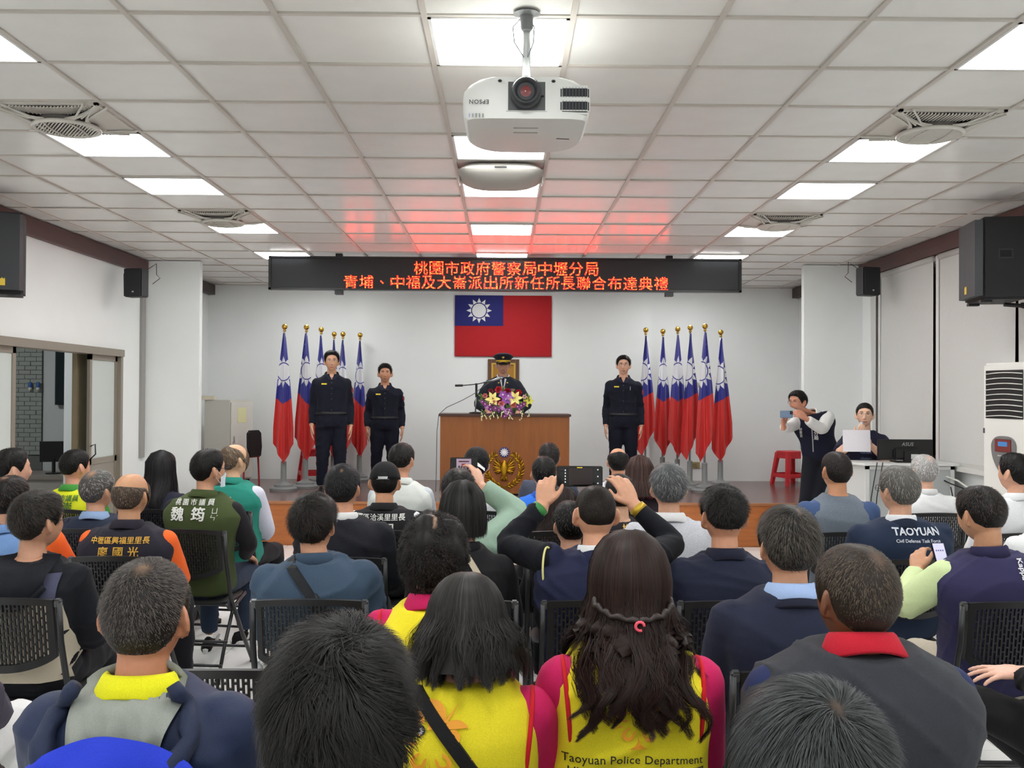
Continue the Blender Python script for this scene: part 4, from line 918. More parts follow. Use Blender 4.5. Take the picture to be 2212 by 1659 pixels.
for s in (-1, 1):
    br = MB(); br.tube([(ex+s*.205*math.sin(a_), -.004, ez-.205*math.cos(a_)) for a_ in np.linspace(.1, 2.55, 16)], .005, 6); bo = br.build('wreath_branch', GLD, pod, smooth=True)
    for k in range(15):
        a_ = .18+k*.165; c = (ex+s*.205*math.sin(a_), ez-.205*math.cos(a_)); tn = (s*math.cos(a_), math.sin(a_)); rd = (s*math.sin(a_), -math.cos(a_))
        for q in (-1, 1):
            lf = MB(); leaf(lf, c, (tn[0]+q*rd[0]*.75, tn[1]+q*rd[1]*.75), .062, .0135); lf.build('wreath_leaf', GL if (k+q) % 3 else GLD, bo, smooth=True)
eg = MB(); eg.loft([[(ex+math.cos(b_)*r_, -.012+math.sin(b_)*r_*.6-.01, ez+z_) for b_ in np.linspace(0, 2*PI, 10, endpoint=False)] for r_, z_ in ((.004, -.105), (.028, -.085), (.036, -.03), (.040, .015), (.030, .055), (.024, .075), (.022, .092), (.006, .105))]); eb = eg.build('eagle', GL, pod, smooth=True)
MB().tube([(ex-.004, -.03, ez+.092), (ex-.026, -.034, ez+.090), (ex-.036, -.034, ez+.078)], [.011, .007, .002], 8).build('beak', M((196, 96, 28), .4, metal=.5), eb, smooth=True)
for s in (-1, 1):
    for k in range(7):
        lf = MB(); a_ = .25+k*.27; leaf(lf, (ex+s*.025, ez+.02-k*.006), (s*math.sin(a_+.25), math.cos(a_+.25)*.9), .155-.011*k, .017, -.010-.001*k); lf.build('wing_feather', GL if k % 2 else GLD, eb, smooth=True)
for k in range(5):
    lf = MB(); leaf(lf, (ex, ez-.06), ((k-2)*.28, -1), .095, .015, -.012); lf.build('tail_feather', GLD if k % 2 else GL, eb, smooth=True)
lf = MB()
for k in (-1, 0, 1): lf.box((ex+k*.030, -.01, ez-.215), (.024, .012, .024))
lf.build('ribbon_knot', GLD, pod)
sz_ = at(1090, 977, yp)[2]-ZS; sb = MB(); sb.slab([(ex+math.cos(a_)*.062, sz_+math.sin(a_)*.062) for a_ in th], -.018, 0); so = sb.build('sun_badge', M((34, 36, 104), .4), pod)
MB().slab([(ex+math.cos(a_)*.027, sz_+math.sin(a_)*.027) for a_ in th], -.022, -.016).build('badge_disc', M((236, 236, 236), .4), so)
for k in range(12):
    a_ = k*PI/6; c_, s_ = math.sin(a_), math.cos(a_); MB().slab([(ex+c_*.030-s_*.0085, sz_+s_*.030+c_*.0085), (ex+c_*.030+s_*.0085, sz_+s_*.030-c_*.0085), (ex+c_*.056, sz_+s_*.056)], -.022, -.016).build('badge_ray', M((236, 236, 236), .4), so)
# microphone stand
bx_ = at(1027, 893, yp+.12); ms = thing('microphone_stand', 'black table microphone stand with boom arm and silver microphone on the podium', 'microphone stand', (bx_[0], yp+.12, zt)); q = lambda u, v, y=yp+.12: at(u, v, y)-A([bx_[0], yp+.12, zt])
MB().lathe([(.075, 0), (.075, .015), (.015, .022), (0, .022)], n=24).build('base', BLK, ms, smooth='auto'); MB().cyl((0, 0, .02), q(1029, 832), .008, n=10).build('upright', STEEL, ms, smooth=True); MB().tube([q(1029, 858), q(1029, 828)], .014, 10).build('clutch', BLK, ms)
MB().tube([q(985, 833), q(1000, 832.5), q(1029, 830), q(1062, 823, yp+.22)], [.012, .006, .006, .006], 8).build('boom_arm', DARK, ms, smooth=True); MB().tube([q(983, 833), q(1000, 832.6)], .014, 8).build('counterweight', BLK, ms)
MB().tube([q(1045, 827, yp+.2), q(1062, 823, yp+.24), q(1075, 819, yp+.28), q(1082, 817, yp+.3)], [.012, .014, .020, .018], 12).build('microphone', M((150, 150, 152), .35, metal=.7), ms, smooth=True)
P = [q(1060, 824, yp+.2), q(1040, 838), q(1025, 850, yp+.05), q(1000, 864, yp-.02), q(965, 880, yp-.05), q(948, 895, yp-.06), q(944, 930, yp-.06), q(943, 985, yp-.06), q(942, 1040, yp-.08), q(941, 1062, yp-.08)]
MB().tube(P, .004, 6).build('cable', M((60, 62, 64), .5), ms, smooth=True)
# flowers
fx = at(1090, 880, yp+.05); fl = thing('flower_arrangement', 'colourful flower arrangement with lilies, roses and orchids on the podium top', 'flowers', (fx[0], yp+.05, zt)); rf = random.Random(5); qf = lambda u, v, dy: at(u, v, yp+.05+dy)-A([fx[0], yp+.05, zt])
MB().lathe([(.10, -.0), (.13, .01), (.14, .05), (.12, .06), (0, .06)], n=20).build('bowl', M((52, 84, 44), .5), fl)
def petal(mb, c, d, n_, l, w_, cup=.3, k=5):
    d = nrm(d); n_ = nrm(A(n_)-d*(A(n_)@d)); t_ = np.cross(d, n_); G = []
    for i in range(k):
        s = i/(k-1); ww = w_*math.sin(PI*min(1, .12+s*.88))**.8+.0008; p = c+d*l*s+n_*l*cup*(s*s); G.append([p-t_*ww+n_*ww*.35, p, p+t_*ww+n_*ww*.35])
    mb.grid(G)
def face_dir(): return A([0, -1, .25])
def lily(u, v, dy, r_, c1, name='lily'):
    c = qf(u, v, dy); m = MB(); ax_ = nrm(A([rf.uniform(-.3, .3), -1, rf.uniform(.1, .5)])); a1_ = nrm(np.cross(ax_, [0, 0, 1])); a2_ = np.cross(ax_, a1_)
    for k in range(6):
        g_ = k*PI/3+rf.uniform(-.1, .1); petal(m, c+ax_*.0, ax_*.55+a1_*math.cos(g_)+a2_*math.sin(g_), ax_, r_, r_*.24, -.25)
    o = m.build(name, M(c1, .5), fl, smooth=True, fix=False); s_ = MB()
    for k in range(4): s_.tube([c+ax_*.01, c+ax_*.05+a1_*rf.uniform(-.015, .015)+a2_*rf.uniform(-.015, .015)], [.002, .004], 5)
    s_.build('stamens', M((150, 90, 30), .6), o)
def rose(u, v, dy, r_, c1, name='rose'):
    c = qf(u, v, dy); m = MB(); ax_ = nrm(A([rf.uniform(-.3, .3), -1, .35])); a1_ = nrm(np.cross(ax_, [0, 0, 1])); a2_ = np.cross(ax_, a1_)
    for ring_, (rr_, n_) in enumerate(((.25, 3), (.55, 5), (.85, 6), (1.05, 6))):
        for k in range(n_):
            g_ = 2*PI*k/n_+ring_*.7; o_ = a1_*math.cos(g_)+a2_*math.sin(g_); petal(m, c+o_*r_*rr_*.45-ax_*r_*.15*ring_, ax_*(1.1-.25*ring_)+o_*(.25+.28*ring_), -o_, r_*.95, r_*.55, .25)
    m.build(name, M(c1, .6), fl, smooth=True, fix=False)
def orchid(u, v, dy, r_, c1):
    c = qf(u, v, dy); m = MB(); ax_ = nrm(A([rf.uniform(-.5, .5), -1, rf.uniform(-.2, .4)])); a1_ = nrm(np.cross(ax_, [0, 0, 1])); a2_ = np.cross(ax_, a1_)
    for k in range(5):
        g_ = k*2*PI/5+.3; petal(m, c, a1_*math.cos(g_)+a2_*math.sin(g_)+ax_*.15, ax_, r_, r_*.34, .12, 4)
    o = m.build('orchid', M(c1, .5), fl, smooth=True, fix=False); s_ = MB(); s_.ball(c+ax_*.008, r_*.22, 6); s_.build('orchid_lip', M((236, 220, 232), .5), o, smooth=True)
GR = [(70, 118, 52), (46, 86, 40), (122, 160, 72), (150, 178, 90)]
for k in range(34):
    a_ = rf.uniform(0, PI*2); u = 1090+52*math.cos(a_)*rf.uniform(.5, 1.1); v = 873+22*math.sin(a_)*rf.uniform(.5, 1.2); m = MB(); petal(m, qf(1090+(u-1090)*.6, 874, rf.uniform(-.02, .12)), qf(u, v, rf.uniform(-.08, .06))-qf(1090, 872, .05)+A([0, -.03, 0]), (0, -1, .5), rf.uniform(.10, .17), rf.uniform(.015, .035), .1); m.build('leaf', M(GR[k % 4], .5), fl, smooth=True, fix=False)
for u, v in ((1064, 863), (1113, 861)): lily(u, v, -.10, .095, (238, 226, 138))
for u, v in ((1136, 872), (1143, 866)): lily(u, v, -.02, .06, (222, 218, 84), 'small_lily')
for u, v, r_, c in ((1096, 847, .042, (166, 24, 52)), (1077, 842, .038, (196, 52, 62)), (1120, 848, .034, (186, 30, 48)), (1079, 866, .032, (170, 26, 66)), (1060, 845, .028, (150, 60, 70))): rose(u, v, -.08, r_, c, 'red_rose')
for u, v, r_, c in ((1083, 873, .034, (232, 150, 150)), (1068, 869, .028, (236, 160, 160)), (1109, 875, .032, (230, 140, 132)), (1048, 855, .026, (232, 150, 150)), (1133, 857, .022, (238, 200, 200))): rose(u, v, -.12, r_, c, 'pink_rose')
for u, v in ((1086, 853), (1098, 856), (1103, 866), (1092, 862)): orchid(u, v, -.10, .06, (158, 84, 176))
for u, v in ((1052, 880), (1060, 884), (1070, 882), (1078, 886), (1048, 873), (1058, 876), (1092, 888), (1100, 886), (1096, 895), (1090, 899), (1104, 892), (1118, 879), (1126, 876), (1131, 873), (1122, 884), (1085, 881), (1042, 868)): orchid(u, v, -.14, rf.uniform(.030, .042), (118, 38, 110) if rf.random() < .7 else (186, 120, 190))
for k in range(16):
    u0_ = rf.choice((1040, 1048, 1066, 1090, 1096, 1130, 1140)); v0 = 884; u1_ = u0_+rf.uniform(-10, 10); v1 = v0+rf.uniform(8, 24); m = MB(); P = [qf(u0_, v0, -.12), qf((u0_+u1_)/2+2, (v0+v1)/2-2, -.15), qf(u1_, v1, -.15)]; m.tube(P, .002, 5); o = m.build('spray_stem', M((120, 150, 80), .5), fl); m = MB()
    for i in range(3): m.ball(P[2]*(1-i*.25)+P[1]*i*.25+A([rf.uniform(-.012, .012), -.004, rf.uniform(-.01, .01)]), (.007, .006, .011), 6)
    m.build('spray_buds', M((226, 224, 180), .5), o, smooth=True)
for k in range(10):
    u1_ = 1090+rf.uniform(-62, 62); m = MB(); m.tube([qf(1090+(u1_-1090)*.5, 866, 0), qf(u1_, 838+abs(u1_-1090)*.35+rf.uniform(-4, 6), -.03)], [.003, .0015], 5); o = m.build('twig', M((112, 140, 66), .5), fl); m = MB(); c = qf(u1_, 838+abs(u1_-1090)*.35, -.03)
    for i in range(4): petal(m, c+A([0, 0, -.02*i]), (rf.uniform(-1, 1), -.3, rf.uniform(.2, 1)), (0, -1, 0), .04, .008)
    m.build('twig_leaves', M(GR[2+k % 2], .5), o, smooth=True, fix=False)
# plastic stools
def stool(u, v, y, lab, z0=ZS, h=.46):
    p = at(u, v, y); t = thing('plastic_stool', lab, 'stool', (p[0], y, z0), .35, 'red plastic stools on the stage'); m = M((204, 36, 46), .35)
    rings = []
    for s, z_ in ((.150, h-.03), (.150, h-.006), (.142, h), (.05, h-.004)):
        th_ = np.linspace(0, 2*PI, 32, endpoint=False); c_, s_ = np.cos(th_), np.sin(th_); rings.append(np.stack([np.sign(c_)*abs(c_)**.35*s, np.sign(s_)*abs(s_)**.35*s, np.full(32, z_)], 1))
    MB().loft(rings).build('seat', m, t, smooth='auto')
    for sx_ in (-1, 1):
        for sy_ in (-1, 1):
            MB().loft([[(sx_*(r_+a_), sy_*(r_+b_), z_) for a_, b_ in ((-w_, -w_), (.012, -w_), (.012, .012), (-w_, .012))] for r_, z_, w_ in ((.182, 0, .032), (.165, h*.35, .036), (.132, h-.02, .045))]).build('leg', m, t)
    for k in range(4):
        o = MB().bx(-.15, .15, -.178, -.162, h*.22, h*.34).build('rail', m, t); o.data.transform(Matrix.Rotation(k*PI/2, 4, 'Z'))
        o = MB().bx(-.135, .135, -.142, -.132, h-.10, h-.02).build('apron', m, t); o.data.transform(Matrix.Rotation(k*PI/2, 4, 'Z'))
stool(1707, 1040, 13.3, 'red plastic stool by the back wall beside the man photographing'); stool(676, 1045, 13.3, 'red plastic stool mostly hidden behind the left flags')
# cabinet at the left of the stage
p = at(472, 900, 13.0); t = thing('steel_cabinet', 'cream steel cabinet at the left end of the stage', 'cabinet', (p[0], 13.0, ZS), -.5); CB = M((208, 206, 196), .45); hc = at(472, 864, 13.0)[2]-ZS
MB().bx(-.26, .20, 0, .42, .05, hc).build('carcass', CB, t, bevel=.006); MB().bx(.205, .222, .01, .41, .07, hc-.03).build('door', M((216, 214, 206), .45), t, bevel=.004); MB().bx(-.24, .18, .02, .4, 0, .05).build('plinth', DARK, t); MB().bx(.222, .236, .04, .06, hc*.5, hc*.5+.08).build('handle', STEEL, t); MB().bx(.222, .226, .12, .28, hc-.30, hc-.10).build('paper_label', M((228, 226, 176), .6), t)
p = at(447, 860, 12.9); t = thing('carton', 'small cream carton lying on top of the cabinet', 'box', (p[0]-.06, 13.1, ZS+hc+.002)); MB().bx(-.11, .11, -.06, .06, 0, .05).build('box_body', M((214, 206, 184), .6), t, bevel=.003); MB().bx(-.11, .11, -.012, .012, .0505, .0515).build('tape', M((190, 170, 120), .4), t)
p = at(530, 985, 12.9); t = thing('folded_chair', 'black and red chair on the stage beside the cabinet', 'chair', (p[0], 12.9, ZS), 1.2)
MB().loft([[(x_*.14*q, -.16+.05*(z_-.5), z_) for x_ in (-1, 1)]+[(x_*.14*q, -.12+.05*(z_-.5), z_) for x_ in (1, -1)] for z_, q in ((.38, .8), (.5, 1), (.68, .95), (.72, .6))]).build('backrest', BLK, t); MB().bx(-.19, .19, -.12, .24, .36, .42).build('seat', M((160, 34, 40), .6), t, bevel=.015)
for sx_ in (-.17, .17):
    for sy_ in (-.1, .2): MB().cyl((sx_, sy_, 0), (sx_*.9, sy_*.9, .36), .012, n=8).build('leg', M((160, 34, 40), .5), t)
# counter on the right
yc = 8.75; a0, a1 = at(1870, 1010, yc), at(2062, 1010, yc); ztc = at(1950, 1001, yc)[2]; t = thing('counter_desk', 'grey panelled counter with white frame at the right of the stage', 'counter', (a0[0], yc, 0)); wc = a1[0]-a0[0]; CF = M((206, 208, 206), .4); CG = M((168, 172, 172), .5)
f = MB()
for x0 in (0, wc-.035): f.bx(x0, x0+.035, 0, .035, 0, ztc-.02)
for z_ in (.03, .42, ztc-.055): f.bx(0, wc, 0, .03, z_, z_+.03)
f.build('frame', CF, t); MB().bx(.035, wc-.035, .010, .02, .06, .42).build('lower_panel', CG, t); MB().bx(.035, wc-.035, .010, .02, .45, ztc-.055).build('upper_panel', CG, t)
f = MB().add([(-.14, .34, 0), (0, .02, 0), (0, .02, ztc-.02), (-.14, .34, ztc-.02), (-.12, .35, 0), (.02, .03, 0), (.02, .03, ztc-.02), (-.12, .35, ztc-.02)], [(0, 1, 2, 3), (7, 6, 5, 4), (0, 4, 5, 1), (1, 5, 6, 2), (2, 6, 7, 3), (3, 7, 4, 0)]); f.build('end_panel', M((196, 198, 196), .5), t)
MB().add([(-.17, .36, ztc-.02), (-.02, -.03, ztc-.02), (wc+.03, -.03, ztc-.02), (wc+.03, .42, ztc-.02), (-.17, .42, ztc-.02)]+[(-.17, .36, ztc), (-.02, -.03, ztc), (wc+.03, -.03, ztc), (wc+.03, .42, ztc), (-.17, .42, ztc)], [(0, 1, 2, 3, 4), (9, 8, 7, 6, 5)]+[(i, i+5, (i+1) % 5+5, (i+1) % 5) for i in range(5)]).build('counter_top', M((214, 216, 214), .35), t)
MB().bx(wc-.03, wc, .03, .42, 0, ztc-.02).build('end_panel', CG, t)
f = MB()
for dx in (.06, .11): f.tube([(dx+.03, -.035, ztc+.01), (dx+.02, -.045, ztc-.03), (dx-.02, -.03, ztc-.3), (dx-.05, -.02, ztc-.7), (dx-.06, -.03, .05)], .005, 6)
f.build('cables', M((34, 34, 36), .5), t, smooth=True)
ym = 8.88; a0, a1 = at(1898, 995, ym), at(2018, 950, ym); t = thing('monitor', 'black desktop monitor seen from behind on the grey counter', 'monitor', ((a0[0]+a1[0])/2, ym, ztc+.001)); w2, h2 = (a1[0]-a0[0])/2, a1[2]-ztc
MB().bx(-w2, w2, .02, .045, .02, h2).build('screen_case', BLK, t, bevel=.006); MB().bx(-w2*.45, w2*.45, -.015, .03, .03, h2*.62).build('rear_bulge', BLK, t, bevel=.012); MB().bx(-.03, .03, -.03, .0, 0, h2*.5).build('stand_neck', BLK, t); MB().bx(-.11, .11, -.06, .12, 0, .012).build('stand_foot', BLK, t, bevel=.004); MB().bx(.035, .105, -.019, -.0145, .03, .075).build('sticker', M((222, 222, 222), .5), t)
me = text_mesh('ASUS', .045, .016, 1.05); V = coords(me); setco(me, np.stack([V[:, 0]+.02+.15*V[:, 1], np.full(len(V), .0185), V[:, 1]+h2-.045], 1)); obj('lettering', me, M((150, 150, 150), .4), t)
# floor-standing air conditioner
ya = 7.6; p = at(2164, 900, ya); ha = at(2164, 783, ya)[2]; t = thing('air_conditioner', 'tall white floor standing air conditioner at the right edge', 'air conditioner', (p[0]+.02, ya, 0), -1.36); AW = M((226, 226, 220), .35); w2 = .25
MB().bx(-w2, w2, 0, .32, .02, ha).build('cabinet', AW, t, bevel=.02, segs=3); MB().bx(-w2+.02, w2-.02, .02, .30, 0, .02).build('foot_plinth', DARK, t)
MB().bx(-w2+.045, w2-.045, -.004, .02, ha-.44, ha-.06).build('outlet', M((16, 17, 20), .6), t)
for k in range(9):
    P = [(-w2+.05+(2*w2-.1)*s, -.008, ha-.425+k*.042+.010*math.sin(PI*s)) for s in np.linspace(0, 1, 9)]; MB().tube(P, .007, 6, flat=.6).build('louvre', AW, t, smooth=True)
for k in range(4): MB().bx(-w2+.10+k*.11, -w2+.104+k*.11, .0, .006, ha-.43, ha-.07).build('vertical_vane', M((70, 72, 74), .5), t)
th_ = np.linspace(0, 2*PI, 40, endpoint=False); sh_ = [(math.cos(a_)*.135*(1 if math.sin(a_) > 0 else 1-.75*(-math.sin(a_))**2.2), ha-.66+math.sin(a_)*(.085 if math.sin(a_) > 0 else .22)) for a_ in th_]
sc_ = MB().slab([(math.copysign(abs(x_/.135)**.7*.135, x_), z_) for x_, z_ in sh_], -.012, .005).build('control_shield', M((116, 116, 116), .4), t); MB().bx(-.09, .09, -.016, -.01, ha-.70, ha-.60).build('display_panel', M((120, 52, 48), .35), sc_, bevel=.006); MB().bx(-.05, .05, -.018, -.012, ha-.655, ha-.62).build('screen', M((60, 110, 160), .3, emit=.6), sc_)
MB().bx(-.06, .06, -.014, -.010, ha-.735, ha-.725).build('button_row', M((176, 176, 172), .4), sc_)
for k in range(4): MB().bx(-w2+.03, w2-.03, -.003, .006, .30+k*.03, .308+k*.03).build('intake_slot', M((190, 190, 186), .5), t)
MB().bx(-w2+.012, -w2+.03, -.003, .004, ha-.56, ha-.52).build('badge', M((70, 70, 74), .4), t)
p = at(2080, 1080, 8.6); t = thing('power_cable', 'white and black cables looping beside the counter', 'cable', (p[0]-.05, 8.6, 0)); f = MB()
f.tube([(-.12, .25, 1.02), (.05, .1, .95), (.12, .0, .88), (.10, -.02, .86), (-.02, 0, .80), (-.06, 0, .60), (-.07, .0, .2), (-.05, .05, .02)], .009, 8); f.build('white_lead', M((214, 214, 208), .5), t, smooth=True); MB().tube([(-.10, .22, .98), (.0, .12, .92), (.14, .0, .86), (.19, 0, .80), (.1, .02, .72), (-.01, .03, .74), (-.04, .04, .9)], .006, 6).build('black_lead', BLK, t, smooth=True)
# ------------------------------------------------------------------ folding chairs
CB1 = M((20, 21, 23), .45, 'plastic'); CFR = M((52, 53, 55), .35, metal=.5); CSE = M((18, 18, 20), .55, 'plastic')
def make_chair():
    t = thing('folding_chair', 'black folding chair', 'chair', (0, 0, 0), 0, 'black folding chairs of the audience')
    def bp(s, z):                                   # point on the curved back; s across, z height
        q = (z-.58)/.32; return A([s*.205, -.215-.055*q-.030*(1-s*s)+.0, z])
    zt = lambda s: .90-.012*s*s; zb = lambda s: .655-.060*(1-s*s)**.8-.0
    S = np.linspace(-1, 1, 41)
    def strip(za, zb_, th, S=S):
        R = []
        for s in S: a_, b_ = bp(s, za(s)), bp(s, zb_(s)); R.append([a_+A([0, -th, 0]), b_+A([0, -th, 0]), b_+A([0, th, 0]), a_+A([0, th, 0])])
        return MB().loft(R)
    fr = strip(zt, lambda s: zt(s)-.026, .011)
    a = strip(lambda s: zb(s)+.032, zb, .011); fr.add(np.concatenate(a.v), a.f)
    for s in (-1, 1):
        zz = np.linspace(zb(s), zt(s), 9); fr.loft([[bp(s*.995, z)+A([0, -.010, 0]), bp(s*.89, z)+A([0, -.010, 0]), bp(s*.89, z)+A([0, .010, 0]), bp(s*.995, z)+A([0, .010, 0])] for z in zz])
    fr.build('backrest_rim', CB1, t, smooth='auto')
    m = MB(); nx = 24; X = np.linspace(-.88, .88, nx+1)
    for i, s in enumerate(X):
        zz = np.linspace(zb(s)+.02, zt(s)-.02, 7); h = .0031
        m.loft([[bp(s, z)+A([-h, -.005, 0]), bp(s, z)+A([h, -.005, 0]), bp(s, z)+A([h, .005, 0]), bp(s, z)+A([-h, .005, 0])] for z in zz])
        if i < nx:
            s2 = X[i+1]; sm = (s+s2)/2; z = zt(sm)-.026-(.034 if i % 2 else .016)
            while z > zb(sm)+.03:
                p0, p1 = bp(s, z), bp(s2, z); m.loft([[p+A([0, -.005, -.0035]), p+A([0, .005, -.0035]), p+A([0, .005, .0035]), p+A([0, -.005, .0035])] for p in (p0, p1)]); z -= .036
    m.build('perforated_back', CB1, t, kind='stuff')
    for s in (-1, 1):
        MB().tube([(s*.222, -.262, .875), (s*.224, -.245, .72), (s*.226, -.17, .48), (s*.228, .02, .22), (s*.23, .19, .015)], .0125, 10).build('front_leg', CFR, t, smooth=True)
        MB().tube([(s*.200, .13, .45), (s*.200, -.06, .40), (s*.202, -.20, .20), (s*.203, -.30, .015)], .011, 10).build('rear_leg', CFR, t, smooth=True)
        MB().lathe([(.0, 0), (.017, 0), (.018, .03), (.014, .034)], (s*.23, .195, 0), 12).build('foot_cap', CSE, t, smooth=True); MB().lathe([(.0, 0), (.016, 0), (.017, .03), (.013, .034)], (s*.203, -.305, 0), 12).build('foot_cap', CSE, t, smooth=True)
        MB().box((s*.217, -.258, .872), (.030, .030, .035), rotm(0, .15)).build('corner_clip', M((84, 85, 86), .3, metal=.4), t, bevel=.006); MB().box((s*.213, -.15, .44), (.016, .05, .07), rotm(0, -.5)).build('hinge', CFR, t, bevel=.004)
    for y, z, n in ((.11, .12, 'crossbar'), (-.19, .22, 'crossbar'), (-.272, .10, 'crossbar')): MB().cyl((-.215, y, z), (.215, y, z), .009, n=8).build(n, CFR, t, smooth=True)
    rings = []
    for q, z in ((.9, .425), (1, .432), (1, .448), (.93, .458)):
        th = np.linspace(0, 2*PI, 32, endpoint=False); c_, s_ = np.cos(th), np.sin(th); rings.append(np.stack([np.sign(c_)*abs(c_)**.4*.198*q, np.sign(s_)*abs(s_)**.4*.19*q+.01, np.full(32, z)], 1))
    MB().loft(rings).build('seat', CSE, t, smooth='auto')
    return t
CH0 = make_chair(); _used = [False]
def chair(x, y, rz, label):
    if not _used[0]:
        _used[0] = True; CH0.location = (x, y, 0); CH0.rotation_euler = (0, 0, rz); CH0['label'] = label; return CH0
    return dup(CH0, (x, y, 0), rz, label)

# ------------------------------------------------------------------ people: hair presets
BK, DK = (12, 11, 11), (34, 28, 25)
def short(**k): d = dict(kind='short', thick=.016, len=.024, n=1300, w=.0032, lift=.45, rand=.4, grey=.25, col=BK, tip=(66, 60, 58)); d.update(k); return d
def buzz(**k): d = dict(kind='buzz', thick=.006, len=.010, n=1300, w=.0012, lift=1.0, rand=.35, grey=.3, col=(26, 23, 22), tip=(96, 88, 82), fade=True); d.update(k); return d
def sit(label, u, top_v, row, S, dx=0, dy=0, yaw=0, ch=True, chl=None, cyaw=None):
    y = row+.23+dy; hy = S.get('hy', -.03); p = at(u, top_v, y+hy*math.cos(yaw)); ht = S.get('hair', {}).get('thick', .014)
    root, J, out, TH = person(label, p[0]-S.get('hx', 0)*math.cos(yaw)+hy*math.sin(yaw), y, p[2], S, yaw)
    if ch: chair(root.location.x+dx, row+.26, yaw if cyaw is None else cyaw, chl or CHL(label))
    return root, J, out, TH
def CHL(l):
    l = l.replace('seated person', 'person'); w_ = l.split(); return ' '.join(['black', 'perforated', 'folding', 'chair', 'under']+w_[:11])
R = {-1: .98, 0: 1.93, 1: 2.88, 2: 3.85, 3: 4.83, 4: 5.78, 5: 6.75, 6: 7.7}
NAVY, BLACK, YEL, MAG, REDT = (28, 33, 56), (24, 24, 27), (232, 216, 44), (196, 32, 92), (196, 30, 42)
PT = [('pants', (26, 27, 32))]
INK = lambda c: M(c, .6)

# --- front rows, nearest the camera
r, J, o, TH = sit('person with a fluffy black mop of hair, huge at the bottom edge', 732, 1352, R[-1]+.26, dict(near=2, hs=1.0, hair=dict(kind='fluffy', thick=.020, len=.056, n=26000, w=.0009, lift=.55, rand=.20, clump=9, lump=.45, grey=.14, col=(8, 8, 8), tip=(62, 58, 56), k=5, fade=False, grav=1.3, nape=-8), wear=[('shirt', (40, 42, 48))]+PT, hyaw=.1))
r, J, o, TH = sit('person with thick grey-black hair showing a whorl, lower right at the bottom edge', 1755, 1480, R[-1]+.22, dict(near=2, hs=1.08, hpitch=-.1, hair=dict(kind='fluffy', thick=.019, len=.044, n=21000, w=.0009, lift=.32, rand=.16, lump=.1, grey=.34, col=(14, 15, 16), tip=(92, 96, 98), k=4, crown=.10, bmax=.4, wth=.62, scalp=(120, 92, 72), fade=False), wear=[('shirt', (50, 54, 60))]+PT))

r, J, o, TH = sit('man with cropped hair and yellow collar in a navy hooded rain jacket, lower left', 318, 1210, R[0], dict(near=2, w=1.06, nbz=.130, ears=1.15, skin=(188, 128, 98), hair=buzz(thick=.012, len=.016, n=9000, w=.0011, lift=.8, grey=.35, tip=(120, 110, 104), crown=.22, wth=.45, scalp=(124, 100, 80), k=3),
    wear=[('jacket', (36, 46, 74), dict(e=.026, wr=.006, rough=.55)), ('collar', (226, 222, 36), dict(name='polo_collar', rough=.9))]+PT), dy=0)
nb = J['nb']; jk = o['jacket']; S_ = np.linspace(-1, 1, 24); Q_ = np.linspace(0, 1, 14)
pts = [[(nb[0]+s*(.118-.030*q), nb[2]+.052-.165*q-.055*s*s*(1-q)+.006*math.sin(5*s+4*q)) for s in S_] for q in Q_]; off = [[.012+.022*math.sin(q*2.6)+.006*math.sin(9*s+3*q)*q+.004*math.sin(17*s-5*q) for s in S_] for q in Q_]
drape(r, jk, pts, off, M((138, 142, 136), .6, 'cloth'), 'hood_lining')
pts = [[(nb[0]+s*(.155+.12*q), nb[2]-.062-.16*q-.05*s*s*(1-q)) for s in S_] for q in Q_]; off = [[.046+.012*math.sin(q*3)+.004*math.sin(7*s+5*q) for s in S_] for q in Q_]
drape(r, jk, pts, off, M((30, 54, 190), .5, 'cloth'), 'blue_hood_panel')
for s, lo in ((-1, -.155), (1, -.20)):
    P = []
    for q in np.linspace(0, 1, 12):
        x_ = s*(.098+.055*math.sin(q*2.4)-.10*max(0, q-.45)*(1.6 if s > 0 else .3)); P.append((x_, .020+(lo-.020)*q))
    bv = BVHTree.FromPolygons([tuple(v) for v in coords(jk)], [tuple(p.vertices) for p in jk.polygons]); T_ = []; last = nb[1]-.06
    for x_, z_ in P:
        h = bv.ray_cast(Vector((nb[0]+x_, -1.5, nb[2]+z_)), Vector((0, 1, 0))); last = h[0].y if h[0] is not None else last; T_.append((nb[0]+x_, last-.026, nb[2]+z_))
    MB().tube(T_, [.014+.014*q+.003*math.sin(q*22) for q in np.linspace(0, 1, 12)], 12).build('hood_rim', M((36, 44, 68), .6, 'cloth'), r, smooth=True)

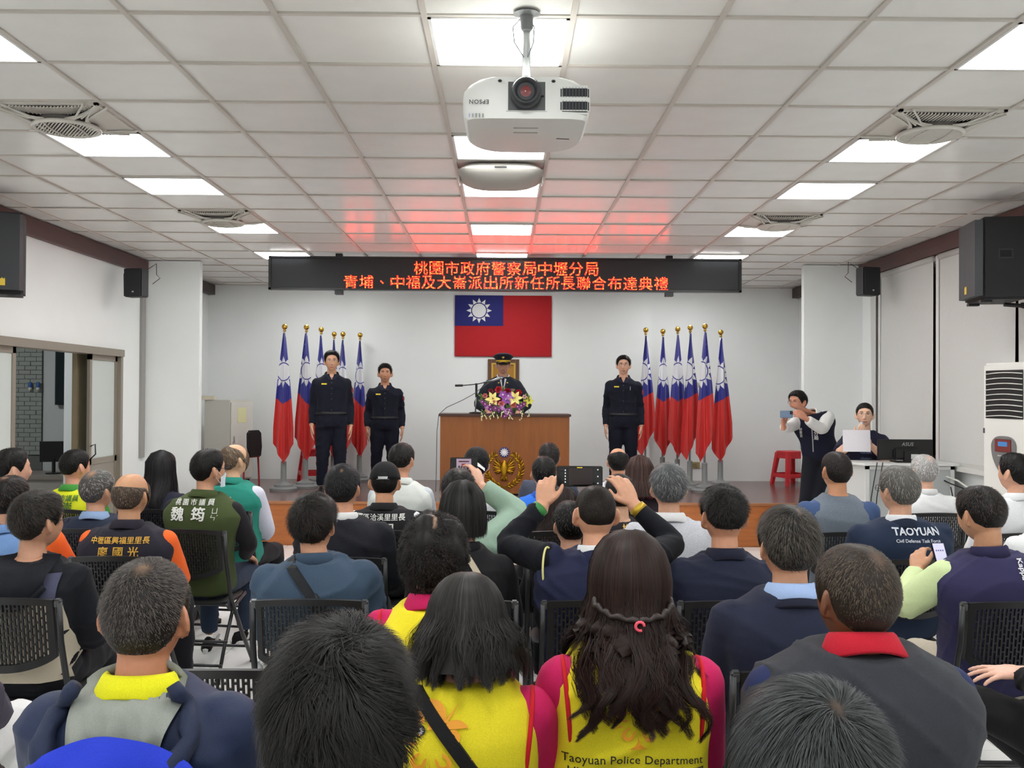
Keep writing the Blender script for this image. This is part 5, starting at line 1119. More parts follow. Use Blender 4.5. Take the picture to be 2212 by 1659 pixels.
r, J, o, TH = sit('dark-haired man with a red collar and charcoal vest, seated at the lower right', 1848, 1177, R[0], dict(near=2, w=1.16, g=1.08, nbz=.092, hpitch=-.05, hyaw=.22, skin=(120, 74, 50), hair=buzz(thick=.011, len=.014, n=9000, w=.0012, lift=.35, grey=.4, col=(40, 33, 28), tip=(112, 98, 84), crown=.25, wth=.7, scalp=(92, 66, 48), k=3),
    wear=[('shirt', (38, 46, 84), dict(sleeve='long')), ('vest', (52, 54, 60), dict(e=.026, sh=1.10)), ('collar', (186, 30, 48), dict(name='polo_collar'))]+PT), dy=.10)
r, J, o, TH = sit('woman with long wavy brown hair in a yellow police volunteer vest', 1360, 1150, R[0], dict(near=2, w=.93, hs=.97, nbz=.115, skin=(214, 158, 132), slouch=-.01, hair=dict(kind='long', thick=.020, len=.03, n=1300, w=.0016, lift=.1, rand=.25, grey=.14, col=(26, 15, 12), tip=(70, 43, 35), fall=.285, flare=.16, wave=.030, locks=50, shell=.45, nf=6500, wf=.0015, yb=-.19, pmin=66, jit=.022, part=(.02, .018, .62), scalp=(120, 90, 76), front=8),
    wear=[('shirt', MAG, dict(sleeve='half')), ('vest', YEL, dict(trim=REDT, e=.024, sh=.93, nocap=True)), ('collar', MAG, dict(name='polo_collar'))]+PT), dy=.20, ch=True)
ink = INK((34, 34, 30)); gv = o['vest']; zc = J['nb'][2]
print_on(r, gv, '❀', .0, zc-.155, .16, INK((238, 160, 40)), .02, name='printed_emblem')
print_on(r, gv, 'Taoyuan Police Department', -.008, zc-.240, .0265, ink, .008, 1.05, arch=.55); print_on(r, gv, '桃園市政府警察局', .0, zc-.278, .038, ink, .012, 1.12, arch=.5)
for s in (-1, 1):
    P = [TH((s*.082, -.02, -.01)), TH((s*.092, -.07, -.03)), TH((s*.06, -.118, -.045)), TH((.004, -.135, -.055))]; n_ = 14; Q = []
    for i in range(n_*2):
        f_ = i/(n_*2-1)*3; k = min(2, int(f_)); Q.append(P[k]+(P[k+1]-P[k])*(f_-k)+A([0, -.010, .0025*math.sin(i*1.3)]))
    MB().tube(Q, [.0075+.0014*math.sin(i*1.3) for i in range(n_*2)], 8).build('twisted_braid', M((34, 20, 17), .5), r, smooth=True)
MB().tube([TH((.004+.010*math.cos(a_), -.160, -.062+.010*math.sin(a_))) for a_ in np.linspace(0, 5.2, 12)], .0035, 6).build('hair_tie', M((232, 84, 104), .5), r, smooth=True)
r, J, o, TH = sit('woman with shoulder-length black hair, yellow vest and black bag strap', 1008, 1243, R[0], dict(ears=.5, near=2, w=.94, hs=.97, hx=.02, nbz=.088, hpitch=-.12, skin=(206, 152, 126), hair=dict(kind='bob', thick=.018, len=.03, n=3000, w=.0015, lift=.08, rand=.2, grey=.16, col=(13, 12, 12), tip=(62, 56, 52), fall=.105, flare=.20, wave=.004, thd=1.32, locks=80, shell=.78, nf=7000, wf=.0015, yb=-.150, pmin=62, jit=.016, part=(.02, .05, .62), scalp=(128, 104, 88), front=6),
    wear=[('shirt', MAG, dict(sleeve='half')), ('vest', YEL, dict(trim=REDT, e=.024, sh=.93, nocap=True))]+PT), dy=.16, ch=True)
gv = o['vest']; zc = J['nb'][2]; xb = J['nb'][0]
strap(r, gv, [(xb-.13, zc+.02), (xb-.09, zc-.03), (xb+.0, zc-.14), (xb+.10, zc-.27), (xb+.14, zc-.34)], .028, M((22, 22, 24), .7, 'cloth'), 'bag_strap')
print_on(r, gv, '❀', xb-.06, zc-.125, .20, INK((238, 160, 40)), .02, name='printed_emblem'); print_on(r, gv, '●', xb-.085, zc-.098, .030, INK((32, 32, 30)), .0, off=.0065, name='badge_disc'); print_on(r, gv, '✹', xb-.085, zc-.0985, .023, INK((240, 240, 236)), .0, off=.008, name='badge_sun')

# --- row 1
r, J, o, TH = sit('grey-black haired man in a navy suit jacket with a light blue collar', 1702, 1092, R[1], dict(near=1, w=1.08, nbz=.128, hyaw=.08, skin=(196, 144, 114), hair=short(n=8000, w=.0011, thick=.020, len=.034, lift=.25, grey=.35, tip=(120, 112, 104), crown=.09, wth=.5, rand=.25, k=5),
    wear=[('shirt', (170, 190, 226)), ('jacket', (36, 40, 60), dict(wr=.004)), ('collar', (160, 184, 226), dict(name='shirt_collar')), ('collar', (34, 37, 54), dict(kind='lapel', name='jacket_collar'))]+PT), dy=.02)
r, J, o, TH = sit('woman with short curly black hair in a yellow vest over a pink shirt', 938, 1108, R[1], dict(near=1, w=.95, nbz=.125, skin=(196, 142, 116), hair=dict(kind='curly', thick=.034, len=.048, n=7000, w=.0017, lift=.5, rand=.5, curl=1.1, clump=15, lump=.35, grey=.14, col=(14, 12, 13), tip=(60, 48, 46), k=7, part=(.03, .035, .72), bmax=.8, wth=.55, scalp=(170, 140, 118), nape=-12, fade=False),
    wear=[('shirt', MAG, dict(sleeve='half')), ('vest', YEL, dict(trim=REDT, sh=.93, nocap=True)), ('collar', MAG, dict(name='polo_collar'))]+PT), dy=.05)
print_on(r, o['vest'], '❀', .10, J['nb'][2]-.27, .13, INK((238, 160, 40)), .02, name='printed_emblem')
r, J, o, TH = sit('person in black at the right edge resting a hand on one raised knee', 2459, 1140, R[1], dict(near=1, hands=True, skin=(226, 178, 156), hair=short(), arms=dict(L=dict(at=at(2208, 1452, 3.36), hint=(-.3, -1, -.5), wf=(-.97, .22, -.06), wn=(.05, -.25, 1), curl=[.18, .2, .25, .3], spread=.16, thumb=.9)), legs=[[(-.085, .02, .53), (-.235, .42, .615), (.10, .48, .34)], [(.085, .02, .53), (.10, .43, .50), (.10, .40, .09)]],
    wear=[('shirt', BLACK, dict(wr=.005)), ('pants', (24, 24, 26))]), yaw=.25)
chair(at(510, 1440, R[1])[0], R[1]+.26, 0, 'empty black folding chair in the second row, white floor seen through its back')

# --- left edge, white trousers
r, J, o, TH = sit('person in white trousers at the lower left edge, only a knee in view', -196, 1150, R[1], dict(near=1, hair=short(), wear=[('shirt', (70, 66, 80)), ('pants', (228, 228, 228), dict(lg=1.15))]))

# --- row 2
r, J, o, TH = sit('man in a black hooded top with grey-blue and cream bands, at the left edge', 84, 1060, R[2], dict(near=1, hyaw=-.55, hx=.035, w=1.05, skin=(190, 140, 112), glasses=(20, 20, 22), hair=short(n=6500, w=.0012, grey=.3, tip=(92, 80, 70), rand=.25, len=.03, thick=.02),
    wear=[('shirt', (24, 26, 32), dict(e=.018, wr=.005))]+PT), dy=.02)
def band(root, garment, z0, z1, x0, x1, mat, name):
    bv = BVHTree.FromPolygons([tuple(v) for v in coords(garment)], [tuple(p.vertices) for p in garment.polygons]); rows = []
    for z in np.linspace(z0, z1, 9):
        row = []; last = -.12
        for x in np.linspace(x0, x1, 25):
            h = bv.ray_cast(Vector((x, -1.5, z)), Vector((0, 1, 0))); last = h[0].y if h[0] is not None else last+.012; row.append((x, last-.012, z))
        rows.append(row)
    return MB().grid(rows).build(name, mat, root, smooth=True, fix=False)
zc = J['nb'][2]; xb = J['nb'][0]; band(r, o['shirt'], zc-.145, zc-.05, xb+.02, xb+.155, M((72, 74, 96), .8, 'cloth'), 'blue_grey_band'); band(r, o['shirt'], zc-.49, zc-.15, xb-.19, xb+.175, M((196, 186, 166), .8, 'cloth'), 'cream_band')
S_ = np.linspace(-1, 1, 20); Q_ = np.linspace(0, 1, 10); pts = [[(xb+s*(.125-.012*q), zc+.025-(.20-.09*s*s)*q-.01*abs(s)) for s in S_] for q in Q_]; off = [[.014+.030*math.sin(q*2.7) for s in S_] for q in Q_]
h_, P = drape(r, o['shirt'], pts, off, M((24, 26, 33), .8, 'cloth'), 'hood'); MB().tube(P[-1]+A([0, .004, 0]), .014, 10).build('hood_seam', M((24, 26, 33), .8, 'cloth'), r, smooth=True)
r, J, o, TH = sit('man in a slate blue shirt with a black sling strap across the back', 678, 1066, R[2], dict(near=1, w=1.16, g=1.05, nbz=.128, hyaw=-.15, hx=-.03, skin=(206, 152, 122), glasses=(60, 60, 64), hair=short(n=7500, w=.0012, thick=.022, len=.038, lift=.4, clump=9, grey=.2, tip=(72, 60, 52), k=5, lump=.25),
    wear=[('shirt', (62, 80, 100), dict(e=.018, wr=.006, ws=8)), ('collar', (60, 78, 98), dict(kind='stand', name='shirt_collar'))]+PT), dy=.03)
zc = J['nb'][2]; st_ = strap(r, o['shirt'], [(-.115, zc-.0), (-.03, zc-.10), (.06, zc-.22), (.12, zc-.33)], .036, M((30, 32, 36), .6, 'cloth'), 'sling_strap')
strap(r, o['shirt'], [(-.004, zc-.135), (.055, zc-.205)], .050, M((16, 17, 20), .4, 'plastic'), 'strap_buckle', .01)
r, J, o, TH = sit('woman with a black bob and black jacket with a cream strap', 1000, 1040, R[2], dict(ears=.5, near=1, w=.92, hyaw=-.1, skin=(214, 164, 138), hair=dict(kind='bob', thick=.016, len=.03, n=1800, w=.0018, lift=.05, rand=.15, grey=.18, col=(15, 15, 16), tip=(70, 68, 66), fall=.100, flare=.0, thd=1.45, nf=3200, wf=.002, yb=-.16, pmin=58, jit=.007, front=8),
    wear=[('shirt', (26, 26, 30), dict(e=.014)), ('collar', (28, 28, 34), dict(kind='stand', name='jacket_collar'))]+PT), dy=.07)
strap(r, o['shirt'], [(.02, J['nb'][2]-.02), (.075, J['nb'][2]-.10), (.14, J['nb'][2]-.22)], .022, M((186, 176, 156), .7, 'cloth'), 'bag_strap')
# the big man photographing with both arms raised
yb_ = R[2]+.22; hands = dict(L=dict(at=at(1172, 1092, yb_+.24), hint=(-1.2, -.15, -.9), wf=(.18, .30, .92), wn=(-.25, -.92, .25), curl=[.5, .75, .85, .9], thumb=.4), R=dict(at=at(1368, 1090, yb_+.24), hint=(1.2, -.15, -.9), wf=(-.42, .28, .85), wn=(.35, -.90, .30), curl=[.45, .5, .55, .6], thumb=1.0))
r, J, o, TH = sit('man in a navy polo raising a phone with both hands', 1286, 1050, R[2], dict(near=1, hands=True, hsz=1.08, w=1.22, g=1.16, ag=1.1, ears=1.25, hyaw=.12, shz=(.04, .04), al=1.0, sht=.85, skin=(214, 160, 130), arms=hands, hair=buzz(thick=.008, len=.010, n=6500, w=.0013, lift=.9, grey=.22, col=(24, 20, 18), tip=(88, 74, 64), nape=16, wth=.4),
    wear=[('shirt', (34, 38, 66), dict(sleeve=None, e=.016, wr=.006)), ('sleeves', (22, 24, 32), dict(e=.007, sleeve='long')), ('collar', (226, 228, 230), dict(name='undershirt_collar', kind='stand')), ('collar', (34, 38, 66), dict(kind='lapel', name='polo_collar'))]+PT), dy=0)
for a_ in J['arms']:
    s = a_['side']; c0 = a_['S']+A([-s*.004, -.005, -.03]); th = np.linspace(-.9, 1.9, 16); MB().tube([c0+A([s*.020*math.cos(q), -.082, .085*math.sin(q)])+A([0, .045*max(0, math.sin(q))**2, 0]) for q in th], .0045, 6).build('piping', M((226, 222, 150), .7), r, smooth=True)
    d = nrm(a_['E']-a_['W']); p = a_['W']-d*.0; MB().tube([p+d*(.012), p+d*.05] if s < 0 else [p+d*.018, p+d*.046], [.041, .0425], 20, flat=.92).build('watch_band' if s < 0 else 'bracelet', M((50, 130, 62), .5) if s < 0 else M((206, 172, 60), .35, 'cloth', metal=.5), r, smooth=True, label='green watch band' if s < 0 else 'golden yellow beaded bracelet')
def phone(label, c, w_, h_, rz, tilt, case, screen_on, cat='phone', back=None):
    t = thing('phone', label, cat, tuple(c), rz); t.rotation_euler = (tilt, 0, rz)
    MB().bx(-w_/2, w_/2, -.0045, .0045, -h_/2, h_/2).build('case', M(case, .35), t, bevel=.004, segs=2); sc = MB().bx(-w_/2+.005, w_/2-.005, -.0058, -.004, -h_/2+.004, h_/2-.004).build('screen', M((12, 11, 13), .08), t)
    return t, sc
ph, sc = phone('black phone held up sideways by the man in the navy polo', at(1252, 1029, yb_+.27), .205, .092, 0, -.05, (16, 16, 18), True)
MB().bx(-.048, .058, -.0064, -.0055, -.036, .036).build('preview', M((36, 26, 28), .3, emit=.35), sc); MB().bx(-.012, .012, -.0068, -.006, .0375, .0405).build('mode_label', M((226, 200, 40), .5, emit=.8), sc)
for k in range(5): MB().bx(-.066, -.062, -.0068, -.006, -.028+k*.013, -.022+k*.013).build('icon', M((220, 220, 224), .5, emit=.8), sc)
for k in (-1, 0, 1): MB().bx(.078, .083, -.0068, -.006, k*.03-.0025, k*.03+.0025).build('icon', M((200, 200, 206), .5, emit=.8), sc)
r, J, o, TH = sit('young man with black hair in a plain navy polo shirt', 1563, 1050, R[2], dict(near=1, w=1.05, hyaw=.05, ears=1.2, skin=(204, 148, 118), glasses=(30, 30, 34), hair=short(n=6500, w=.0013, thick=.022, len=.034, lift=.6, rand=.5, grey=.2, nape=14, tip=(64, 60, 58), clump=8),
    wear=[('shirt', (34, 38, 58), dict(sleeve='half', e=.014)), ('collar', (28, 31, 48), dict(name='polo_collar'))]+PT), dy=.02)
r, J, o, TH = sit('man in a purple-navy vest with pale green sleeves looking down at a phone', 2118, 1050, R[2], dict(near=1, hands=True, w=1.08, g=1.04, hyaw=.30, hpitch=-.22, hx=-.045, skin=(198, 146, 112), arms=dict(L=dict(E=(-.36, .03, .80), W=(-.21, .20, .93), f=(.25, .6, .6), n=(-.7, -.5, .3), curl=.5)), hair=short(n=4200, w=.0014, thick=.013, len=.02, lift=.5, grey=.3, tip=(104, 92, 84), nape=4),
    wear=[('shirt', (206, 222, 168), dict(e=.014, wr=.006)), ('vest', (52, 50, 84), dict(e=.024)), ('collar', (226, 226, 170), dict(kind='band', name='shirt_neckband')), ('collar', (48, 46, 78), dict(kind='stand', name='vest_collar')), ('pants', (200, 190, 172))]), dy=.02)
print_on(r, o['vest'], 'Kappa', .05, J['nb'][2]-.055, .032, INK((226, 226, 230)), .02, rot=1)
ph, sc = phone('phone with a bright lilac screen in the hand of the man in the purple-navy vest', at(2031, 1200, R[2]+.46), .062, .118, .1, -.5, (24, 24, 30), True); MB().bx(-.026, .026, -.0066, -.0056, -.054, .054).build('display', M((206, 204, 230), .3, emit=.5), sc)
for k in range(4): MB().bx(-.018+k*.010, -.013+k*.010, -.0072, -.0064, .018, .024).build('icon', M((90, 90, 130), .5), sc)

# --- row 3
OR = (238, 104, 44)
r, J, o, TH = sit('balding man in a navy vest with orange sleeves and yellow lettering', 284, 1020, R[3], dict(fine=1, w=1.10, skin=(196, 144, 108), ears=1.1, hyaw=-.2, hair=short(bald=(62, 70, 130), thick=.008, len=.014, n=1500, grey=.4, lift=.2, col=(60, 50, 42), tip=(140, 120, 104), rand=.25), wear=[('shirt', OR, dict(sleeve='half')), ('vest', (40, 37, 48)), ('collar', (40, 37, 48), dict(name='vest_collar'))]+PT), dy=0)
gm = INK((222, 172, 62)); zc = J['nb'][2]; print_on(r, o['vest'], '中壢區興福里里長', 0, zc-.070, .036, gm, .02, 1.0, sx=1.02); print_on(r, o['vest'], '廖 國 光', 0, zc-.128, .056, gm, .02, 1.05)
r, J, o, TH = sit('crop-haired man in a black track top with a white collar stripe', 741, 1003, R[3], dict(fine=1, w=1.08, skin=(206, 150, 120), hyaw=-.12, hx=-.02, hair=buzz(n=4200, w=.0019, thick=.013, len=.018, lift=.7, grey=.2, col=(15, 15, 16), tip=(72, 72, 74), crown=.10, wth=.7), wear=[('shirt', (30, 31, 38), dict(e=.016, wr=.004)), ('collar', (226, 226, 226), dict(name='striped_collar', kind='stand'))]+PT), dy=.0)
# mint jacket, phone in one raised hand
ya_ = R[3]+.3; r, J, o, TH = sit('person in a mint green jacket raising a phone with one hand', 990, 1012, R[3], dict(fine=1, hands=True, w=.98, skin=(228, 176, 150), arms=dict(R=dict(at=at(1038, 1050, ya_+.12), hint=(1.2, -.1, -.9), wf=(-.30, .25, .92), wn=(.75, -.55, .2), curl=[.6, .8, .9, .9], thumb=.8)), hair=short(n=1300, thick=.018, len=.03, grey=.2, w=.0024, crown=.10, scalp=(120, 100, 84)), wear=[('shirt', (150, 176, 158), dict(e=.020, wr=.006)), ('collar', (150, 176, 158), dict(kind='stand', name='jacket_collar'))]+PT), dy=.05)
ph, sc = phone('black phone showing a bright picture, held by the person in the mint jacket', at(1002, 1003, ya_+.16), .148, .075, 0, -.05, (14, 14, 18), True); MB().bx(-.040, .040, -.0066, -.0056, -.030, .030).build('preview', M((150, 132, 150), .3, emit=.45), sc)
for x0, x1, z0, z1, c in ((-.028, .028, .012, .019, (60, 24, 30)), (-.012, .010, -.010, .004, (120, 40, 44)), (-.030, -.020, -.028, -.008, (24, 24, 34)), (-.016, -.008, -.028, -.010, (24, 24, 34)), (.016, .026, -.028, -.008, (24, 24, 34)), (-.005, .008, -.03, -.014, (90, 60, 40))): MB().bx(x0, x1, -.0072, -.0064, z0, z1).build('preview_shape', M(c, .4, emit=.4), sc)
r, J, o, TH = sit('dark-haired man in a black vest with gold lettering behind the arm of the navy polo', 1232, 1082, R[3], dict(w=.95, skin=(206, 156, 130), hyaw=.2, hair=short(n=900), wear=[('shirt', (32, 30, 32)), ('vest', (30, 28, 32)), ('collar', (30, 28, 32), dict(name='vest_collar'))]+PT), dy=.04); print_on(r, o['vest'], '桃園市', 0, J['nb'][2]-.06, .052, gm, .02)
r, J, o, TH = sit('man with thick grey hair, white collar and pale grey shirt', 1444, 1000, R[3], dict(fine=1, w=1.02, skin=(206, 156, 128), ears=1.15, hair=short(n=2400, w=.0018, thick=.022, len=.036, lift=.25, grey=.45, col=(72, 74, 76), tip=(150, 152, 152), salt=.3, k=5), wear=[('shirt', (196, 198, 206), dict(e=.014, mat='heather')), ('collar', (226, 226, 228), dict(name='shirt_collar'))]+PT), dy=.0)
r, J, o, TH = sit('stout grey-haired man in a navy jacket with white TAOYUAN lettering', 1940, 1006, R[3], dict(fine=1, w=1.18, g=1.15, hyaw=.35, skin=(206, 158, 130), glasses=(24, 24, 26), hair=short(n=1300, w=.0018, thick=.019, len=.032, lift=.22, grey=.5, col=(84, 82, 79), tip=(164, 161, 155), salt=.45, k=5), wear=[('shirt', (32, 44, 66), dict(e=.020, wr=.005)), ('collar', (226, 228, 232), dict(name='collar_stripe', kind='stand')), ('collar', (28, 36, 54), dict(name='jacket_collar', kind='lapel'))]+PT), dy=0)
wm = INK((206, 210, 220)); zc = J['nb'][2]; xb = J['nb'][0]; print_on(r, o['shirt'], 'TAOYUAN', xb+.035, zc-.050, .050, wm, .028, .98); print_on(r, o['shirt'], 'Civil Defense Task Force', xb+.035, zc-.093, .0225, wm, .012)
r, J, o, TH = sit('man with thinning dark brown hair in a light blue vest at the left edge', 22, 1028, R[3], dict(fine=1, w=1.12, hx=-.09, skin=(196, 146, 118), hyaw=-.3, hair=short(n=1500, grey=.3, tip=(84, 66, 58), crown=.2, wth=.4), wear=[('shirt', OR, dict(sleeve='half')), ('vest', (112, 146, 196), dict(sh=.9, nocap=True)), ('collar', (112, 146, 196), dict(name='vest_collar'))]+PT), dy=.09)
r, J, o, TH = sit('person in a white long-sleeved shirt cut off at the right edge', 2262, 1035, R[3], dict(hair=short(n=800), wear=[('shirt', (226, 227, 228), dict(e=.014))]+PT), dy=.0)

# --- row 4
r, J, o, TH = sit('man in an olive green vest with white lettering and a face mask', 452, 970, R[4], dict(fine=1, w=1.10, hyaw=-.7, hx=.035, hands=True, skin=(204, 152, 122), glasses=(30, 40, 70), hair=short(n=1300, thick=.015, len=.022, grey=.2, w=.0024, crown=.12, scalp=(90, 84, 80)), arms=dict(R=dict(E=(.27, .02, .78), W=(.15, .30, .66), f=(.15, .9, -.35), n=(.3, .2, 1), curl=.35)),
    legs=[[(-.085, .02, .53), (-.12, .42, .52), (-.14, .44, .09)], [(.085, .02, .53), (.13, .46, .54), (.03, .62, .09)]], noshoes=True, wear=[('shirt', (34, 32, 36)), ('vest', (68, 80, 46)), ('collar', (68, 80, 46), dict(name='vest_collar')), ('pants', (44, 56, 76))]), dy=0, yaw=-.08, cyaw=-.10)
wm = INK((226, 228, 222)); zc = J['nb'][2]; print_on(r, o['vest'], '桃 園 市 議 員', 0, zc-.045, .040, wm, .022); print_on(r, o['vest'], '魏', -.095, zc-.118, .086, wm, .04); print_on(r, o['vest'], '筠', .035, zc-.118, .086, wm, .04); print_on(r, o['vest'], 'ㄩ\nㄣˊ', .130, zc-.114, .038, wm, .01); print_on(r, o['vest'], '◗', -.01, zc-.005, .03, wm, .02, name='map_print')
m = MB(); m.grid([[TH((math.sin(a_)*.068*(1+.9*min(0, z_+.06)), math.cos(a_)*.106-.002+.010*math.exp(-(a_/.4)**2-((z_+.035)/.02)**2), z_)) for a_ in np.linspace(-1.1, 1.1, 15)] for z_ in (-.105, -.085, -.06, -.035, -.02)]); m.build('face_mask', M((206, 218, 226), .8, 'cloth'), r, smooth=True, fix=False)
for s in (-1, 1): MB().tube([TH((s*.074, .042, -.03)), TH((s*.080, .005, -.0)), TH((s*.077, -.014, -.02)), TH((s*.074, .042, -.085))], .0018, 5).build('mask_loop', M((226, 226, 226), .8), r)
for s, an, f_ in ((-1, A([-.14, .44, .09]), A([-.1, 1, 0])), (1, A([.03, .62, .09]), A([.95, .35, 0]))):     # black sneakers with three white stripes
    f_ = nrm(f_); t_ = np.cross([0, 0, 1], f_); mb = MB(); shoe(mb, an, f_); so = mb.build('sneaker', M((26, 26, 28), .6, 'cloth'), r, smooth=True); ml = MB(); th = np.linspace(0, 2*PI, 20, endpoint=False)
    ml.loft([[A([an[0], an[1], z_])+f_*(.055+math.sin(q)*.142*k)-t_*math.cos(q)*.050*k for q in th] for z_, k in ((0, .96), (.03, 1.0), (.036, .92))]); ml.build('sole', M((222, 222, 220), .6), so, smooth='auto')
    for k in range(3): MB().box(A([an[0], an[1], .068])-t_*.040+f_*(.035+k*.026), (.013, .010, .050), A([f_, t_, [0, 0, 1]]).T @ rotm(0, .25, .35)).build('stripe', M((226, 226, 226), .6), so)
r, J, o, TH = sit('man in a black baseball cap and black vest with white lettering', 832, 1000, R[4], dict(fine=1, w=1.06, ears=1.3, skin=(214, 158, 124), hpitch=-.12, hair=dict(kind='short', thick=.010, len=.012, n=900, w=.002, col=BK, tip=(80, 72, 68), grey=.3), wear=[('shirt', (222, 224, 228), dict(sleeve='half')), ('vest', (30, 29, 33)), ('collar', (30, 29, 33), dict(name='vest_collar'))]+PT), dy=0)
zc = J['nb'][2]; print_on(r, o['vest'], '中壢區洽溪里里長', -.03, zc-.055, .042, wm, .02); print_on(r, o['vest'], '黃 光 祖', -.05, zc-.125, .072, wm, .02)
ca = MB(); th = np.linspace(-PI, PI, 40, endpoint=False); rg_ = []
for a_ in np.linspace(1.42, .04, 10):
    d = dirs(np.full(40, a_), th); p_ = skull(d, False)+d*.020; rg_.append([TH(q) for q in p_])
cp = ca.loft(rg_).build('cap', M((24, 24, 27), .8, 'cloth'), r, smooth=True); MB().grid([[TH((s*.07, .09+q*.075-.03*s*s*q, .022-.012*q-.018*s*s)) for s in np.linspace(-1, 1, 11)] for q in np.linspace(0, 1, 4)]).build('visor', M((24, 24, 27), .8, 'cloth'), cp, smooth=True, fix=False)
MB().grid([[TH((s*.038, -.128+.022*abs(s)**2, z_)) for s in np.linspace(-1, 1, 9)] for z_ in (.018, .034)]).build('adjuster_strap', M((196, 196, 198), .5), cp, fix=False); op = MB().grid([[TH((math.cos(a_)*.034*q, -.127+.02*(math.cos(a_)*q)**2+.012*q*math.sin(a_), .037+math.sin(a_)*.028*q)) for a_ in np.linspace(0, PI, 12)] for q in (.02, .6, 1)]).build('cap_opening', M((12, 11, 12), .9), cp, fix=False)
r, J, o, TH = sit('man in a blue-grey raglan T-shirt with a shaved dark head', 1806, 976, R[4], dict(fine=1, w=1.14, g=1.06, ears=1.25, hyaw=.18, skin=(198, 140, 104), hair=buzz(n=3200, w=.0019, thick=.009, len=.012, lift=.7, grey=.25, tip=(84, 72, 66)), wear=[('shirt', (62, 82, 120), dict(sleeve='half', e=.013)), ('vest', (104, 114, 126), dict(mat='heather', e=.015, sh=.90, nocap=True, name='shirt_body', t1=1.01))]+PT), dy=.0)
r, J, o, TH = sit('grey-haired man with thinning top, light blue collar and navy vest', 212, 1016, R[4], dict(fine=1, skin=(200, 150, 120), hyaw=-.45, hair=short(n=1300, w=.0024, grey=.5, col=(70, 68, 66), tip=(176, 174, 170), salt=.4, crown=.30, wth=.55, scalp=(176, 134, 108)), wear=[('shirt', (40, 46, 66)), ('vest', (38, 44, 62)), ('collar', (150, 176, 214), dict(name='shirt_collar'))]+PT), dy=.0)
r, J, o, TH = sit('man with neat black hair turned to the right at the far left edge', 28, 968, R[4], dict(fine=1, hyaw=-.9, skin=(212, 162, 136), hair=short(n=1300, w=.0024, thick=.020, lift=.5, nape=10, clump=8), wear=[('shirt', (74, 100, 150)), ('collar', (74, 100, 150), dict(name='shirt_collar'))]+PT), dy=0)
r, J, o, TH = sit('woman with dark curly hair low behind the arm of the man in the navy polo', 1212, 1052, R[4], dict(w=.9, hair=dict(kind='curly', thick=.03, len=.045, n=1400, w=.0028, lift=.4, rand=.5, curl=1, lump=.3, grey=.15, col=(26, 17, 15), tip=(72, 50, 44), k=6, nape=-20, fall=.2, flare=.3, wave=.02, nf=700, wf=.004, yb=-.15), wear=[('shirt', (36, 34, 38))]+PT), dy=.08)
r, J, o, TH = sit('person in a black vest hidden behind the raised hand wearing the bracelet', 1338, 1024, R[4], dict(w=.9, hair=short(n=600), wear=[('shirt', (32, 32, 38)), ('vest', (28, 28, 34))]+PT), dy=0); print_on(r, o['vest'], '桃 園', .06, J['nb'][2]-.05, .05, gm, .02)
r, J, o, TH = sit('black-haired man in a white shirt at the right edge in front of the air conditioner', 2192, 978, R[4], dict(fine=1, hyaw=.5, ears=1.2, skin=(218, 166, 138), hair=short(n=1300, w=.0022, thick=.015, crown=.16, wth=.5, scalp=(150, 116, 96)), wear=[('shirt', (224, 226, 228), dict(e=.014)), ('collar', (226, 228, 230), dict(name='shirt_collar'))]+PT), dy=0)

# --- row 5
TEAL = (44, 136, 120)
r, J, o, TH = sit('bald-topped man with thin greying hair in a teal vest with white sleeves', 507, 958, R[5], dict(fine=1, w=1.02, hyaw=-.55, skin=(214, 170, 136), ears=1.1, hair=short(bald=(24, 52, 128), thick=.008, len=.032, n=800, w=.0022, grey=.5, lift=.05, rand=.15, col=(84, 68, 54), tip=(176, 160, 140)), wear=[('shirt', (206, 208, 224), dict(e=.014)), ('vest', TEAL), ('collar', TEAL, dict(name='vest_collar')), ('pants', (30, 30, 34))]), dy=0, yaw=-.18)
print_on(r, o['vest'], '桃園市議員', -.05, J['nb'][2]-.125, .045, wm, .02)
r, J, o, TH = sit('woman with long straight black hair in a dark top', 350, 974, R[5], dict(ears=.5, fine=1, w=.88, hyaw=-.5, skin=(226, 178, 152), hair=dict(kind='long', thick=.016, len=.03, n=900, w=.002, lift=.04, rand=.1, grey=.14, col=(14, 13, 15), tip=(60, 56, 60), fall=.30, flare=.15, nf=1500, wf=.003, yb=-.15, pmin=64, jit=.006, front=8), wear=[('shirt', (34, 36, 52))]+PT), dy=0)
r, J, o, TH = sit('man in a bright yellow and green vest by the sliding door', 164, 971, R[5], dict(fine=1, w=1.0, ears=1.2, hyaw=-.45, skin=(214, 156, 128), hair=short(n=1300, w=.0024, thick=.015, nape=8), wear=[('shirt', (72, 150, 66)), ('vest', (222, 226, 44)), ('collar', (72, 150, 66), dict(name='vest_collar'))]+PT), dy=0, yaw=-.15)
gm2 = INK((46, 110, 52)); print_on(r, o['vest'], '桃園市議員', .0, J['nb'][2]-.065, .046, gm2, .02); print_on(r, o['vest'], '彭 崇', 0, J['nb'][2]-.125, .07, gm2, .02)
r, J, o, TH = sit('black-haired man in a pale grey vest in front of the stage', 868, 957, R[5], dict(fine=1, skin=(204, 150, 120), ears=1.1, hyaw=-.25, hair=short(n=1300, w=.0024, thick=.015, nape=10), wear=[('shirt', (196, 202, 208)), ('vest', (206, 210, 206)), ('collar', (206, 210, 206), dict(name='vest_collar'))]+PT), dy=0)
